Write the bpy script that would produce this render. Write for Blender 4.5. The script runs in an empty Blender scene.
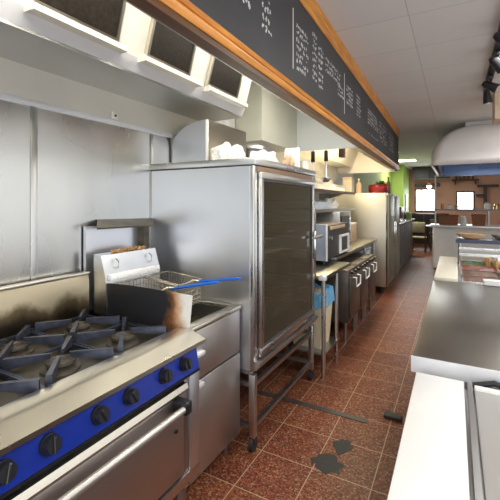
import bpy, bmesh, math, random
from mathutils import Vector, Matrix
PI = math.pi
random.seed(7)
S = bpy.context.scene
COL = S.collection

# ------------------------------------------------------------------ materials
def new_mat(name):
    m = bpy.data.materials.new(name); m.use_nodes = True
    nt = m.node_tree; b = nt.nodes['Principled BSDF']
    return m, nt, b
def rgb(c): return (c[0], c[1], c[2], 1)
def ramp(nt, fac, stops):
    r = nt.nodes.new('ShaderNodeValToRGB')
    el = r.color_ramp.elements
    while len(el) < len(stops): el.new(0.5)
    for e, (p, c) in zip(el, stops): e.position = p; e.color = rgb(c)
    nt.links.new(fac, r.inputs['Fac']); return r.outputs['Color']
def noise(nt, scale, detail=3, stretch=(1, 1, 1), rough=.55):
    tc = nt.nodes.new('ShaderNodeTexCoord'); mp = nt.nodes.new('ShaderNodeMapping')
    mp.inputs['Scale'].default_value = stretch
    n = nt.nodes.new('ShaderNodeTexNoise'); n.inputs['Scale'].default_value = scale
    n.inputs['Detail'].default_value = detail; n.inputs['Roughness'].default_value = rough
    nt.links.new(tc.outputs['Object'], mp.inputs['Vector']); nt.links.new(mp.outputs['Vector'], n.inputs['Vector'])
    return n.outputs['Fac']
def bump(nt, b, fac, strength=.1, dist=.002):
    n = nt.nodes.new('ShaderNodeBump'); n.inputs['Strength'].default_value = strength; n.inputs['Distance'].default_value = dist
    nt.links.new(fac, n.inputs['Height']); nt.links.new(n.outputs['Normal'], b.inputs['Normal'])
def mat(name, c, rough=.5, metal=0, var=.12, scale=9, stretch=(1, 1, 1), bmp=0, spec=None, coat=0):
    m, nt, b = new_mat(name)
    f = noise(nt, scale, 4, stretch)
    lo = [x * (1 - var) for x in c]; hi = [min(1, x * (1 + var)) for x in c]
    nt.links.new(ramp(nt, f, [(.3, lo), (.7, hi)]), b.inputs['Base Color'])
    b.inputs['Roughness'].default_value = rough; b.inputs['Metallic'].default_value = metal
    if spec is not None: b.inputs['Specular IOR Level'].default_value = spec
    if coat: b.inputs['Coat Weight'].default_value = coat
    if bmp: bump(nt, b, f, bmp)
    return m
def steel(name, c=(.62, .62, .61), rough=.3, stretch=(1, 40, 1), var=.08, smudge=.12):
    m, nt, b = new_mat(name)
    g = noise(nt, 1.7, 2, (1, 1, 1) if stretch[2] == 1 else (1.6, 1.6, .5))
    lo = [x * (1 - var) for x in c]; hi = [min(1, x * (1 + var)) for x in c]
    nt.links.new(ramp(nt, g, [(.3, lo), (.7, hi)]), b.inputs['Base Color'])
    b.inputs['Metallic'].default_value = 1
    mr = nt.nodes.new('ShaderNodeMapRange'); mr.inputs['To Min'].default_value = max(.05, rough - smudge); mr.inputs['To Max'].default_value = rough + smudge
    nt.links.new(g, mr.inputs['Value']); nt.links.new(mr.outputs['Result'], b.inputs['Roughness'])
    nt.links.new(mr.outputs['Result'], b.inputs['Roughness'])
    return m
def emit(name, c, s):
    m, nt, b = new_mat(name)
    b.inputs['Base Color'].default_value = rgb(c); b.inputs['Emission Color'].default_value = rgb(c); b.inputs['Emission Strength'].default_value = s
    return m
def glass(name, c=(.9, .95, .95), rough=.02, alpha=.25, dark=False):
    m, nt, b = new_mat(name)
    b.inputs['Base Color'].default_value = rgb(c); b.inputs['Roughness'].default_value = rough
    b.inputs['Alpha'].default_value = alpha; b.inputs['Specular IOR Level'].default_value = .6
    return m

def terrazzo():
    m, nt, b = new_mat('terrazzo_tile')
    L = nt.links.new; N = nt.nodes.new
    tc = N('ShaderNodeTexCoord')
    mp = N('ShaderNodeMapping'); mp.inputs['Location'].default_value = (-(1.225 - .33 * 10), -(2.4 - .33 * 20), 0)
    L(tc.outputs['Object'], mp.inputs['Vector'])
    br = N('ShaderNodeTexBrick'); br.offset = 0; br.squash = 1
    br.inputs['Scale'].default_value = 1; br.inputs['Brick Width'].default_value = .33; br.inputs['Row Height'].default_value = .33
    br.inputs['Mortar Size'].default_value = .0028; br.inputs['Mortar Smooth'].default_value = .1
    br.inputs['Color1'].default_value = (.0, .0, .0, 1); br.inputs['Color2'].default_value = (1, 1, 1, 1); br.inputs['Bias'].default_value = 0
    L(mp.outputs['Vector'], br.inputs['Vector'])
    v = N('ShaderNodeTexVoronoi'); v.inputs['Scale'].default_value = 125; L(tc.outputs['Object'], v.inputs['Vector'])
    sep = N('ShaderNodeSeparateColor'); L(v.outputs['Color'], sep.inputs['Color'])
    chips = ramp(nt, sep.outputs['Red'], [(0, (.07, .025, .018)), (.3, (.16, .045, .026)), (.55, (.225, .07, .034)), (.78, (.29, .115, .056)), (.9, (.40, .25, .16)), (1, (.09, .05, .035))])
    base = N('ShaderNodeMixRGB'); base.blend_type = 'MULTIPLY'; base.inputs['Fac'].default_value = 1
    tint = ramp(nt, br.outputs['Color'], [(0, (.76, .68, .7)), (1, (1.05, 1.0, .9))])
    L(chips, base.inputs['Color1']); L(tint, base.inputs['Color2'])
    g = noise(nt, 1.6, 4)
    wear = N('ShaderNodeMixRGB'); wear.blend_type = 'MULTIPLY'; wear.inputs['Fac'].default_value = 1
    L(base.outputs['Color'], wear.inputs['Color1']); L(ramp(nt, g, [(.3, (.74, .74, .74)), (.7, (1.12, 1.1, 1.05))]), wear.inputs['Color2'])
    gm = N('ShaderNodeMixRGB'); L(br.outputs['Fac'], gm.inputs['Fac']); L(wear.outputs['Color'], gm.inputs['Color1']); gm.inputs['Color2'].default_value = (.42, .28, .18, 1)
    L(gm.outputs['Color'], b.inputs['Base Color'])
    b.inputs['Roughness'].default_value = .32
    mr = N('ShaderNodeMapRange'); mr.inputs['To Min'].default_value = .34; mr.inputs['To Max'].default_value = .5; b.inputs['Specular IOR Level'].default_value = .16
    L(g, mr.inputs['Value']); L(mr.outputs['Result'], b.inputs['Roughness'])
    bump(nt, b, br.outputs['Fac'], -.15, .002)
    return m
def ceiling_mat():
    m, nt, b = new_mat('ceiling_tile')
    L = nt.links.new; N = nt.nodes.new
    tc = N('ShaderNodeTexCoord'); mp = N('ShaderNodeMapping'); mp.inputs['Location'].default_value = (-(1.66 - 1.2 * 5), -(3.5 - .62 * 20), 0)
    L(tc.outputs['Object'], mp.inputs['Vector'])
    br = N('ShaderNodeTexBrick'); br.offset = 0
    br.inputs['Scale'].default_value = 1; br.inputs['Brick Width'].default_value = 1.2; br.inputs['Row Height'].default_value = .62
    br.inputs['Mortar Size'].default_value = .005; br.inputs['Mortar Smooth'].default_value = .6
    br.inputs['Color1'].default_value = (.68, .68, .685, 1); br.inputs['Color2'].default_value = (.74, .74, .73, 1); br.inputs['Mortar'].default_value = (.5, .5, .5, 1)
    L(mp.outputs['Vector'], br.inputs['Vector']); L(br.outputs['Color'], b.inputs['Base Color'])
    b.inputs['Roughness'].default_value = .8
    bump(nt, b, noise(nt, 2.5, 2), .35, .02)
    return m
def wood(name, lo, hi, stretch=(9, .7, 9), rough=.35):
    m, nt, b = new_mat(name)
    f = noise(nt, 5, 6, stretch)
    nt.links.new(ramp(nt, f, [(.3, lo), (.68, hi)]), b.inputs['Base Color']); b.inputs['Roughness'].default_value = rough
    return m
def scorched(name, clean, burn_axis_lo, burn_axis_hi, axis='X', z_gain=0):
    # soot and heat stain on a sheet: clean metal, brown fringe, black burn
    m, nt, b = new_mat(name)
    L = nt.links.new; N = nt.nodes.new
    tc = N('ShaderNodeTexCoord'); sp = N('ShaderNodeSeparateXYZ'); L(tc.outputs['Object'], sp.inputs['Vector'])
    mr = N('ShaderNodeMapRange'); mr.inputs['From Min'].default_value = burn_axis_lo; mr.inputs['From Max'].default_value = burn_axis_hi
    L(sp.outputs[axis], mr.inputs['Value'])
    n = noise(nt, 9, 4); ad = N('ShaderNodeMath'); ad.operation = 'MULTIPLY_ADD'; ad.inputs[1].default_value = .28; 
    L(n, ad.inputs[0]); L(mr.outputs['Result'], ad.inputs[2])
    L(ramp(nt, ad.outputs[0], [(.0, (.012, .013, .016)), (.72, (.02, .02, .024)), (.79, (.22, .09, .035)), (.86, (.55, .34, .2)), (.95, clean)]), b.inputs['Base Color'])
    b.inputs['Roughness'].default_value = .38
    return m

M = {}
M['wall_steel'] = steel('wall_steel', (.49, .49, .47), .27, (1, 1, 30), .07)
M['steel'] = steel('brushed_steel', (.63, .63, .62), .28, (1, 40, 1))
M['steel_side'] = steel('oven_side_steel', (.70, .715, .75), .36, (1, 1, 25), .05)
M['steel_front'] = steel('steel_door', (.56, .53, .51), .40, (1, 30, 1))
M['steel_warm'] = steel('warm_steel', (.68, .635, .54), .30, (1, 40, 1), .06)
M['steel_dark'] = steel('dull_steel', (.42, .42, .42), .36)
M['bench'] = steel('bench_steel', (.29, .275, .25), .36, (30, 1, 1), .12)
M['chrome'] = steel('chrome', (.8, .8, .8), .14, (1, 1, 1), .02, .05)
M['hood_dark'] = steel('hood_underside_steel', (.55, .545, .53), .42, (1, 30, 1))
M['hood_white'] = mat('hood_white', (.80, .79, .73), .35, 0, .04, 3)
M['cream_box'] = mat('cream_duct_paint', (.62, .62, .52), .4, 0, .05, 3)
M['panel_blue_white'] = mat('end_panel_paint', (.70, .73, .72), .4, 0, .03, 2)
M['iron'] = mat('cast_iron', (.06, .066, .095), .33, .55, .35, 22, (1, 1, 1), .2)
M['pan'] = mat('dark_grease_and_shade', (.055, .048, .032), .34, .5, .45, 14)
M['burner'] = mat('burner_ring', (.075, .064, .05), .5, .4, .3, 30)
M['blue'] = mat('blue_enamel', (.008, .028, .27), .26, 0, .06, 4)
M['black'] = mat('black_plastic', (.014, .014, .016), .32, 0, .2, 12)
M['rubber'] = mat('black_rubber', (.02, .02, .022), .6)
M['chalk_board'] = mat('chalkboard', (.036, .037, .041), .55, 0, .14, 3)
M['chalk'] = mat('chalk', (.62, .62, .63), .9, 0, .2, 60)
M['trim'] = wood('varnished_pine', (.46, .16, .022), (.80, .35, .06))
M['trim_dark'] = wood('dark_stained_wood', (.065, .028, .012), (.15, .065, .022))
M['filter'] = mat('grease_filter_mesh', (.022, .017, .011), .5, .5, .5, 45, (1, 1, 1), .6)
M['cream'] = mat('cream_paint', (.75, .73, .64), .4, 0, .04, 5)
M['white'] = mat('white_plastic', (.84, .84, .82), .38, 0, .03, 4)
M['cloth'] = mat('white_cloth', (.85, .84, .80), .9, 0, .05, 20, (1, 1, 1), .3)
M['board_cream'] = mat('cream_cutting_board', (.72, .68, .57), .45, 0, .05, 5)
M['bin'] = mat('cream_bin', (.72, .62, .42), .45, 0, .05, 4)
M['bag'] = mat('blue_bag', (.16, .42, .66), .3, 0, .35, 14, (1, 1, 1), .4)
M['blue_handle'] = mat('blue_handle_plastic', (.015, .13, .62), .3)
M['copper'] = steel('heat_tinted_steel', (.50, .34, .23), .3)
M['oil'] = mat('fry_oil', (.045, .035, .018), .12, 0, .3, 4)
M['crumb'] = mat('fried_crumbs', (.36, .20, .08), .8, 0, .5, 45, (1, 1, 1), .8)
M['wire'] = steel('basket_wire', (.55, .50, .40), .3)
M['oven_inside'] = mat('oven_interior', (.36, .28, .15), .4, .3, .4, 5)
M['glass_dark'] = glass('smoked_glass', (.075, .06, .035), .05, .42)
M['glass'] = glass('clear_glass', (.85, .92, .92), .03, .22)
M['seal'] = mat('rubber_seal', (.06, .055, .05), .6)
M['green'] = mat('green_wall_paint', (.33, .47, .09), .6, 0, .04, 2)
M['salmon'] = mat('salmon_wall_paint', (.72, .40, .33), .7, 0, .06, 2)
M['wall_cream'] = mat('cream_wall_tile', (.82, .79, .68), .35, 0, .03, 2)
M['wall_pale'] = mat('pale_wall', (.74, .73, .70), .7)
M['darkbrown'] = wood('dark_brown_wood', (.035, .018, .012), (.09, .042, .026), (3, 3, 3))
M['basket'] = mat('brown_wicker', (.22, .085, .035), .65, 0, .5, 50, (1, 1, 6), .6)
M['tan'] = mat('tan_ceramic', (.52, .36, .22), .45)
M['orange'] = mat('orange_picture', (.50, .17, .03), .5, 0, .4, 6)
M['red'] = mat('red_enamel', (.24, .012, .012), .25, 0, .1, 5)
M['leaf'] = mat('green_leaf', (.07, .20, .04), .5, 0, .4, 20)
M['green_cup'] = mat('green_plastic', (.28, .50, .12), .35)
M['blue_grey'] = mat('blue_grey_crate', (.26, .30, .38), .4, 0, .15, 5)
M['pale_blue'] = mat('pale_blue_plastic', (.60, .70, .78), .35)
M['fridge'] = steel('fridge_steel', (.52, .50, .43), .45, (1, 1, 20), .05)
M['fridge_door'] = mat('fridge_door_steel', (.20, .20, .14), .4, .5)
M['cabinet_wood'] = mat('pale_cupboard', (.55, .50, .38), .5, 0, .1, 4)
M['blueglaze'] = steel('hood_inside_shade', (.14, .19, .32), .3)
M['peach'] = mat('peach_paint', (.66, .52, .38), .7)
M['food_brown'] = mat('cooked_filling', (.19, .085, .04), .5, 0, .6, 35, (1, 1, 1), .8)
M['food_red'] = mat('chopped_tomato', (.42, .09, .04), .35, 0, .5, 40, (1, 1, 1), .8)
M['food_green'] = mat('shredded_leaves', (.14, .25, .06), .5, 0, .6, 40, (1, 1, 1), .8)
M['brass'] = steel('brass', (.72, .50, .24), .25)
M['stain'] = mat('dark_floor_stain', (.016, .016, .016), .6, 0, .25, 40)
M['strip'] = mat('dark_floor_strip', (.05, .047, .043), .5, 0, .25, 18)
M['counter_front'] = mat('counter_front', (.13, .14, .15), .5, 0, .2, 5)
M['band'] = mat('satin_wall_band', (.70, .69, .63), .38, .55, .04, 2)
M['gutter'] = mat('gutter_enamel', (.66, .67, .70), .4, .2, .04, 2)
M['dark_metal'] = mat('dark_oven_metal', (.12, .10, .085), .35, .6, .2, 6)
M['table_steel'] = steel('table_steel', (.26, .25, .19), .38)
M['lid_steel'] = mat('satin_lid_steel', (.56, .55, .53), .42, .6, .08, 2)
M['chair_cream'] = mat('dull_cream', (.42, .36, .24), .6)
M['navy'] = mat('navy_edge', (.03, .04, .09), .35)
M['handle_steel'] = mat('satin_handle_steel', (.55, .53, .50), .38, .8, .04, 4)
M['lip'] = mat('satin_edge', (.80, .81, .84), .3, .3, .03, 4)
M['dome_paint'] = mat('dome_enamel', (.80, .80, .81), .35, .15, .05, 3)
M['terrazzo'] = terrazzo()
M['ceiling'] = ceiling_mat()
M['guard'] = scorched('scorched_steel', (.74, .73, .70), .30, 1.0 - .12)
def splash_mat():
    m, nt, b = new_mat('sooty_splashback')
    L = nt.links.new; N = nt.nodes.new
    tc = N('ShaderNodeTexCoord'); sp = N('ShaderNodeSeparateXYZ'); L(tc.outputs['Object'], sp.inputs['Vector'])
    mr = N('ShaderNodeMapRange'); mr.inputs['From Min'].default_value = .93; mr.inputs['From Max'].default_value = 1.15
    L(sp.outputs['Z'], mr.inputs['Value'])
    n = noise(nt, 6, 5, (1, 1, .6)); ad = N('ShaderNodeMath'); ad.operation = 'MULTIPLY_ADD'; ad.inputs[1].default_value = 1.0
    L(n, ad.inputs[0]); L(mr.outputs['Result'], ad.inputs[2])
    L(ramp(nt, ad.outputs[0], [(.55, (.03, .022, .014)), (.78, (.12, .085, .045)), (1.0, (.42, .36, .25))]), b.inputs['Base Color'])
    b.inputs['Metallic'].default_value = .75; b.inputs['Roughness'].default_value = .36
    return m
M['splash'] = splash_mat()
M['window_glow'] = emit('daylit_window_pane', (1, 1, 1), 4.0)
M['lamp_glow'] = emit('lit_lamp', (1, .93, .8), 9.0)
M['tube_glow'] = emit('lit_tube', (1, .95, .82), 9.0)

# ------------------------------------------------------------------ mesh builder
class MB:
    def __init__(s): s.bm = bmesh.new()
    def _mv(s, vs, rot=None, loc=None):
        if rot is not None: bmesh.ops.rotate(s.bm, verts=vs, cent=(0, 0, 0), matrix=rot)
        if loc is not None: bmesh.ops.translate(s.bm, verts=vs, vec=loc)
    def box(s, x0, x1, y0, y1, z0, z1, bev=0, seg=2, rot=None):
        r = bmesh.ops.create_cube(s.bm, size=1); vs = r['verts']
        c = Vector(((x0 + x1) / 2, (y0 + y1) / 2, (z0 + z1) / 2))
        bmesh.ops.scale(s.bm, verts=vs, vec=(abs(x1 - x0), abs(y1 - y0), abs(z1 - z0)))
        if bev:
            es = list({e for v in vs for e in v.link_edges})
            rr = bmesh.ops.bevel(s.bm, geom=es, offset=bev, segments=seg, affect='EDGES', profile=.5)
            vs = list({v for f in rr['faces'] for v in f.verts} | {v for v in vs if v.is_valid})
            # gather the whole island
            seen = set(vs); st = list(vs)
            while st:
                v = st.pop()
                for e in v.link_edges:
                    o = e.other_vert(v)
                    if o not in seen: seen.add(o); st.append(o)
            vs = list(seen)
        s._mv(vs, rot, c); return s
    def cyl(s, p0, p1, r0, r1=None, n=16):
        p0 = Vector(p0); p1 = Vector(p1); r1 = r0 if r1 is None else r1
        d = p1 - p0
        r = bmesh.ops.create_cone(s.bm, cap_ends=True, segments=n, radius1=r0, radius2=r1, depth=d.length)
        q = d.to_track_quat('Z', 'Y').to_matrix()
        s._mv(r['verts'], q, (p0 + p1) / 2); return s
    def tube(s, pts, r, n=8, closed=False):
        pts = [Vector(p) for p in pts]; rings = []
        N_ = len(pts); up0 = Vector((0, 0, 1))
        for i, p in enumerate(pts):
            a = pts[(i - 1) % N_] if (closed or i > 0) else p
            b = pts[(i + 1) % N_] if (closed or i < N_ - 1) else p
            t = (b - a).normalized()
            u = t.cross(up0)
            if u.length < 1e-3: u = t.cross(Vector((1, 0, 0)))
            u.normalize(); w = t.cross(u)
            rr = r[i] if isinstance(r, (list, tuple)) else r
            rings.append([s.bm.verts.new(p + (u * math.cos(2 * PI * k / n) + w * math.sin(2 * PI * k / n)) * rr) for k in range(n)])
        m = N_ if closed else N_ - 1
        for i in range(m):
            A, B = rings[i], rings[(i + 1) % N_]
            for k in range(n):
                try: s.bm.faces.new((A[k], A[(k + 1) % n], B[(k + 1) % n], B[k]))
                except ValueError: pass
        if not closed: s.bm.faces.new(rings[0][::-1]); s.bm.faces.new(rings[-1])
        return s
    def lathe(s, prof, c=(0, 0, 0), n=24):
        c = Vector(c); rings = []
        for (r, z) in prof:
            if r < 1e-5: rings.append([s.bm.verts.new(c + Vector((0, 0, z)))])
            else: rings.append([s.bm.verts.new(c + Vector((r * math.cos(2 * PI * k / n), r * math.sin(2 * PI * k / n), z))) for k in range(n)])
        for A, B in zip(rings, rings[1:]):
            for k in range(n):
                a0 = A[k % len(A)]; a1 = A[(k + 1) % len(A)]; b0 = B[k % len(B)]; b1 = B[(k + 1) % len(B)]
                f = []
                for v in (a0, a1, b1, b0):
                    if v not in f: f.append(v)
                if len(f) > 2: s.bm.faces.new(f)
        return s
    def prism(s, poly, axis, a, b):
        def pt(p, t):
            if axis == 'y': return (p[0], t, p[1])      # poly = (x, z)
            if axis == 'x': return (t, p[0], p[1])      # poly = (y, z)
            return (p[0], p[1], t)                      # poly = (x, y)
        A = [s.bm.verts.new(pt(p, a)) for p in poly]; B = [s.bm.verts.new(pt(p, b)) for p in poly]
        n = len(poly)
        s.bm.faces.new(A); s.bm.faces.new(B[::-1])
        for i in range(n): s.bm.faces.new((A[i], B[i], B[(i + 1) % n], A[(i + 1) % n]))
        return s
    def hexa(s, pts):                                    # eight corners: bottom ring, top ring
        v = [s.bm.verts.new(p) for p in pts]
        for f in ((0, 3, 2, 1), (4, 5, 6, 7), (0, 1, 5, 4), (1, 2, 6, 5), (2, 3, 7, 6), (3, 0, 4, 7)): s.bm.faces.new([v[i] for i in f])
        return s
    def build(s, name, m, parent=None, smooth=True, loc=None):
        bmesh.ops.recalc_face_normals(s.bm, faces=s.bm.faces)
        me = bpy.data.meshes.new(name)
        if smooth:
            for f in s.bm.faces: f.smooth = True
            for e in s.bm.edges:
                if len(e.link_faces) == 2 and e.calc_face_angle(0) > .6: e.smooth = False
        s.bm.to_mesh(me); s.bm.free()
        o = bpy.data.objects.new(name, me); COL.objects.link(o)
        me.materials.append(M[m] if isinstance(m, str) else m)
        if parent is not None: o.parent = parent; _lift(o, parent)
        return o
# meshes are written in world coordinates; a part under an Empty keeps its place
def _lift(o, parent):
    p = parent; off = Vector((0, 0, 0)); chain = []
    while p is not None: chain.append(p); p = p.parent
    m = Matrix.Identity(4)
    for q in reversed(chain): m = m @ q.matrix_basis
    if parent.get('local'): return
    o.data.transform(m.inverted())
def empty(name, loc=(0, 0, 0), rz=0):
    o = bpy.data.objects.new(name, None); o.empty_display_size = .1; COL.objects.link(o)
    o.location = loc; o.rotation_euler = (0, 0, rz); return o
def tag(o, label, cat, group=None):
    o['label'] = label; o['category'] = cat
    if group: o['group'] = group
    return o
def thing(name, label, cat, loc=(0, 0, 0), rz=0, group=None): return tag(empty(name, loc, rz), label, cat, group)
def struct(o): o['kind'] = 'structure'; return o
def solo(mb, name, m, label, cat, group=None): return tag(mb.build(name, m), label, cat, group)
def copy_thing(o, loc, label, group=None):
    c = o.copy(); COL.objects.link(c); c.location = loc; c['label'] = label
    if group: c['group'] = group
    for ch in o.children:
        d = ch.copy(); COL.objects.link(d); d.parent = c
        for g in ch.children:
            e = g.copy(); COL.objects.link(e); e.parent = d
    return c

ZC = 2.88
# ------------------------------------------------------------------ setting
struct(MB().box(-.12, 4.6, -1.6, 16.2, -.1, 0).build('floor', 'terrazzo'))
struct(MB().box(-.12, 4.6, -1.6, 16.2, ZC, ZC + .1).build('ceiling', 'ceiling'))
wl = struct(MB().box(-.12, 0, -1.6, 4.15, 0, ZC).build('wall_left', 'wall_pale'))
struct(MB().box(-.12, 0, 4.15, 8.2, 0, ZC).build('wall_left', 'wall_cream'))
struct(MB().box(-.12, 0, 8.2, 16.2, 0, ZC).build('wall_left', 'green'))
# steel wall lining of the cook line
lm = MB()
lm.box(0, .012, -1.5, 1.165, .2, 2.045).box(0, .012, 1.172, 2.03, .2, 2.045).box(0, .012, 2.036, 2.245, .2, 2.045)
lm.box(.012, .018, 1.150, 1.187, .2, 2.045, .002).box(.012, .018, 2.02, 2.048, .2, 2.045, .002)
struct(lm.build('trim_1', 'wall_steel'))
struct(MB().box(0, .012, -1.5, 2.9, 2.075, 2.26).build('trim_2', 'band'))
struct(MB().prism([(0, 2.045), (.026, 2.045), (.026, 2.062), (.016, 2.078), (0, 2.078)], 'y', -1.5, 2.25).build('trim_3', 'lip'))
# far end wall with door window and window, right wall, beam, green column
fw = MB()
def wall_open(mb, y0, y1, x0, x1, z0, z1, holes):
    xs = sorted({x0, x1, *[h[0] for h in holes], *[h[1] for h in holes]})
    for a, b in zip(xs, xs[1:]):
        hh = [h for h in holes if h[0] <= a and h[1] >= b]
        if not hh: mb.box(a, b, y0, y1, z0, z1)
        else:
            h = hh[0]; 
            if h[2] > z0: mb.box(a, b, y0, y1, z0, h[2])
            mb.box(a, b, y0, y1, h[3], z1)
wall_open(fw, 16, 16.15, 0, 4.6, 0, ZC, [(.56, 1.3, 1.2, 2.1), (1.98, 2.58, 1.25, 1.98)])
struct(fw.build('wall_far', 'salmon'))
def window(n, x0, x1, z0, z1, mull):
    w = struct(empty('window_%d' % n, ((x0 + x1) / 2, 16.0, z0)))
    f = MB(); t = .05
    f.box(x0, x1, 15.96, 16.1, z0, z0 + t).box(x0, x1, 15.96, 16.1, z1 - t, z1).box(x0, x0 + t, 15.96, 16.1, z0 + t, z1 - t).box(x1 - t, x1, 15.96, 16.1, z0 + t, z1 - t)
    for m_ in mull: f.box(m_ - .015, m_ + .015, 15.97, 16.08, z0 + t, z1 - t)
    f.build('window_frame', 'darkbrown', w)
    MB().box(x0 + t, x1 - t, 16.1, 16.12, z0 + t, z1 - t).build('window_pane', 'window_glow', w)
window(1, .56, 1.3, 1.2, 2.1, [.80])
window(2, 1.98, 2.58, 1.25, 1.98, [])
struct(MB().box(4.5, 4.6, -1.6, 16, 0, ZC).build('wall_right', 'wall_pale'))
struct(MB().box(0, .37, 14, 16, 0, ZC).build('trim_4', 'green'))
struct(MB().box(.55, 1.80, 15.2, 15.6, 2.44, ZC).build('trim_5', 'black'))
struct(MB().box(.56, 1.45, 15.93, 16, 2.16, 2.3).build('trim_6', 'darkbrown'))
struct(MB().box(2.37, 4.5, 5.35, 5.7, 2.55, ZC).build('trim_7', 'peach'))

# ------------------------------------------------------------------ extraction hood over the cook line
hood = thing('extraction_hood', 'long white and steel extraction hood over the cook line, its gutter above the range', 'hood', (.2, 1, 2.25))
MB().prism([(.0, 2.25), (.395, 2.25), (.395, 2.262), (.0, 2.262)], 'y', -1.5, 2.69).build('gutter_underside', 'hood_dark', hood)
MB().prism([(.38, 2.262), (.395, 2.262), (.43, 2.335), (.415, 2.34)], 'y', -1.5, 2.69).build('gutter_lip', 'gutter', hood)
MB().prism([(.40, 2.33), (.425, 2.33), (.56, 2.80), (.53, 2.80)], 'y', -1.5, 2.69).build('back_face', 'hood_white', hood)
MB().box(.53, 1.02, -1.5, 2.69, 2.80, 2.815).box(.012, 1.02, 2.69, 4.13, 2.80, 2.815).build('canopy_roof', 'hood_white', hood)
MB().prism([(.012, 2.262), (.42, 2.335), (.55, 2.80), (.012, 2.80)], 'y', 2.69, 2.70).build('side_cheek', 'hood_white', hood)
MB().box(0.012, .312, 3.22, 4.13, 2.15, 2.80).build('duct_box', 'cream_box', hood)
MB().box(.312, 1.045, 4.13, 4.16, 2.15, 2.83).build('end_panel', 'panel_blue_white', hood)
MB().hexa([(1.118, -1.5, 2.152), (1.148, -1.5, 2.152), (1.04, 4.13, 2.152), (1.01, 4.13, 2.152),
           (1.118, -1.5, 2.172), (1.148, -1.5, 2.172), (1.04, 4.13, 2.172), (1.01, 4.13, 2.172)]).build('front_rim', 'steel', hood)
def hood_x(z): return .427 + (z - 2.335) * .29
def grease_filter(y0, y1, label):
    f = thing('grease_filter', label, 'grease filter', (hood_x(2.36), (y0 + y1) / 2, 2.34), 0, 'grease filters in the hood')
    th = math.atan(.29)
    def slab(a, b, z0, z1, t0, t1, name, m, p):
        mb = MB()
        mb.hexa([(hood_x(z0) + t0, a, z0), (hood_x(z0) + t1, a, z0), (hood_x(z0) + t1, b, z0), (hood_x(z0) + t0, b, z0),
                 (hood_x(z1) + t0, a, z1), (hood_x(z1) + t1, a, z1), (hood_x(z1) + t1, b, z1), (hood_x(z1) + t0, b, z1)])
        return mb.build(name, m, p)
    pan = slab(y0, y1, 2.362, 2.76, .004, .024, 'mesh_panel', 'filter', f)
    for (a, b, z0, z1) in ((y0 - .012, y0 + .004, 2.352, 2.77), (y1 - .004, y1 + .012, 2.352, 2.77), (y0, y1, 2.345, 2.364), (y0, y1, 2.758, 2.775)):
        slab(a, b, z0, z1, .003, .03, 'frame_bar', 'steel_warm', f)
    for yy in (y0 + .02, y1 - .02):
        hk = MB(); z = 2.59
        hk.box(hood_x(z) + .028, hood_x(z) + .036, yy - .011, yy + .011, z - .03, z + .02)
        hk.tube([(hood_x(z) + .036, yy, z + .01), (hood_x(z) + .055, yy, z - .005), (hood_x(z) + .04, yy, z - .025)], .004, 6)
        hk.build('hook', 'cream', f)
    return f
grease_filter(.90, 1.32, 'large dark grease filter high in hood, nearest the camera above the burners')
grease_filter(1.54, 1.895, 'dark grease filter in the middle of the row inside the hood')
grease_filter(2.115, 2.49, 'dark grease filter farthest along hood, above the steel cowl')
def drip_ledge(y0, y1, label):
    mb = MB(); mb.prism([(.405, 2.318), (.475, 2.318), (.475, 2.345), (.468, 2.345), (.468, 2.326), (.425, 2.326)], 'y', y0, y1)
    mb.box(.425, .475, y0 - .006, y0, 2.31, 2.35)
    o = solo(mb, 'drip_ledge', 'cream', label, 'drip ledge', 'drip ledges under the grease filters')
for a, b, l in ((.885, 1.38, 'pale drip ledge under the grease filter nearest the camera'), (1.50, 2.03, 'pale drip ledge under the middle grease filter'), (2.11, 2.65, 'pale drip ledge under the farthest grease filter')):
    drip_ledge(a, b, l)
# second bay
h2 = thing('extraction_hood', 'warmly lit cream second hood bay above the far worktop', 'hood', (.5, 5.5, 2.12))
MB().box(0.0, 1.0, 4.17, 6.98, 2.79, 2.81).build('canopy_roof', 'wall_cream', h2)
MB().box(0.0, 1.02, 6.98, 7.01, 2.09, 2.82).build('end_panel', 'wall_cream', h2)
MB().prism([(0, 2.2), (.28, 2.2), (.50, 2.79), (0, 2.79)], 'y', 4.17, 6.97).build('sloped_back', 'wall_cream', h2)
MB().hexa([(.97, 4.17, 2.14), (1.04, 4.17, 2.14), (.985, 6.98, 2.14), (.92, 6.98, 2.14), (.97, 4.17, 2.16), (1.04, 4.17, 2.16), (.985, 6.98, 2.16), (.92, 6.98, 2.16)]).build('front_rim', 'steel_warm', h2)
lt = thing('tube_light', 'lit fluorescent tube fitting inside the far hood bay', 'light', (.62, 5.4, 2.72))
MB().box(.58, .66, 4.7, 6.1, 2.74, 2.79, .006).build('housing', 'cream', lt)
MB().cyl((.62, 4.75, 2.725), (.62, 6.05, 2.725), .014).build('tube', 'tube_glow', lt)
lt = thing('tube_light', 'lit fluorescent tube fitting behind the menu board over the range', 'light', (.95, 1.2, 2.72))
MB().box(.91, .99, -.3, 1.3, 2.75, 2.80, .006).build('housing', 'cream', lt)
MB().cyl((.95, -.25, 2.735), (.95, 1.25, 2.735), .014).build('tube', 'tube_glow', lt)
solo(MB().box(.70, .76, 4.52, 4.62, 2.10, 2.23, .004).box(.715, .745, 4.55, 4.59, 2.23, 2.79), 'hood_bracket', 'darkbrown', 'small dark bracket hanging in the lit far hood bay', 'bracket')

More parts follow.
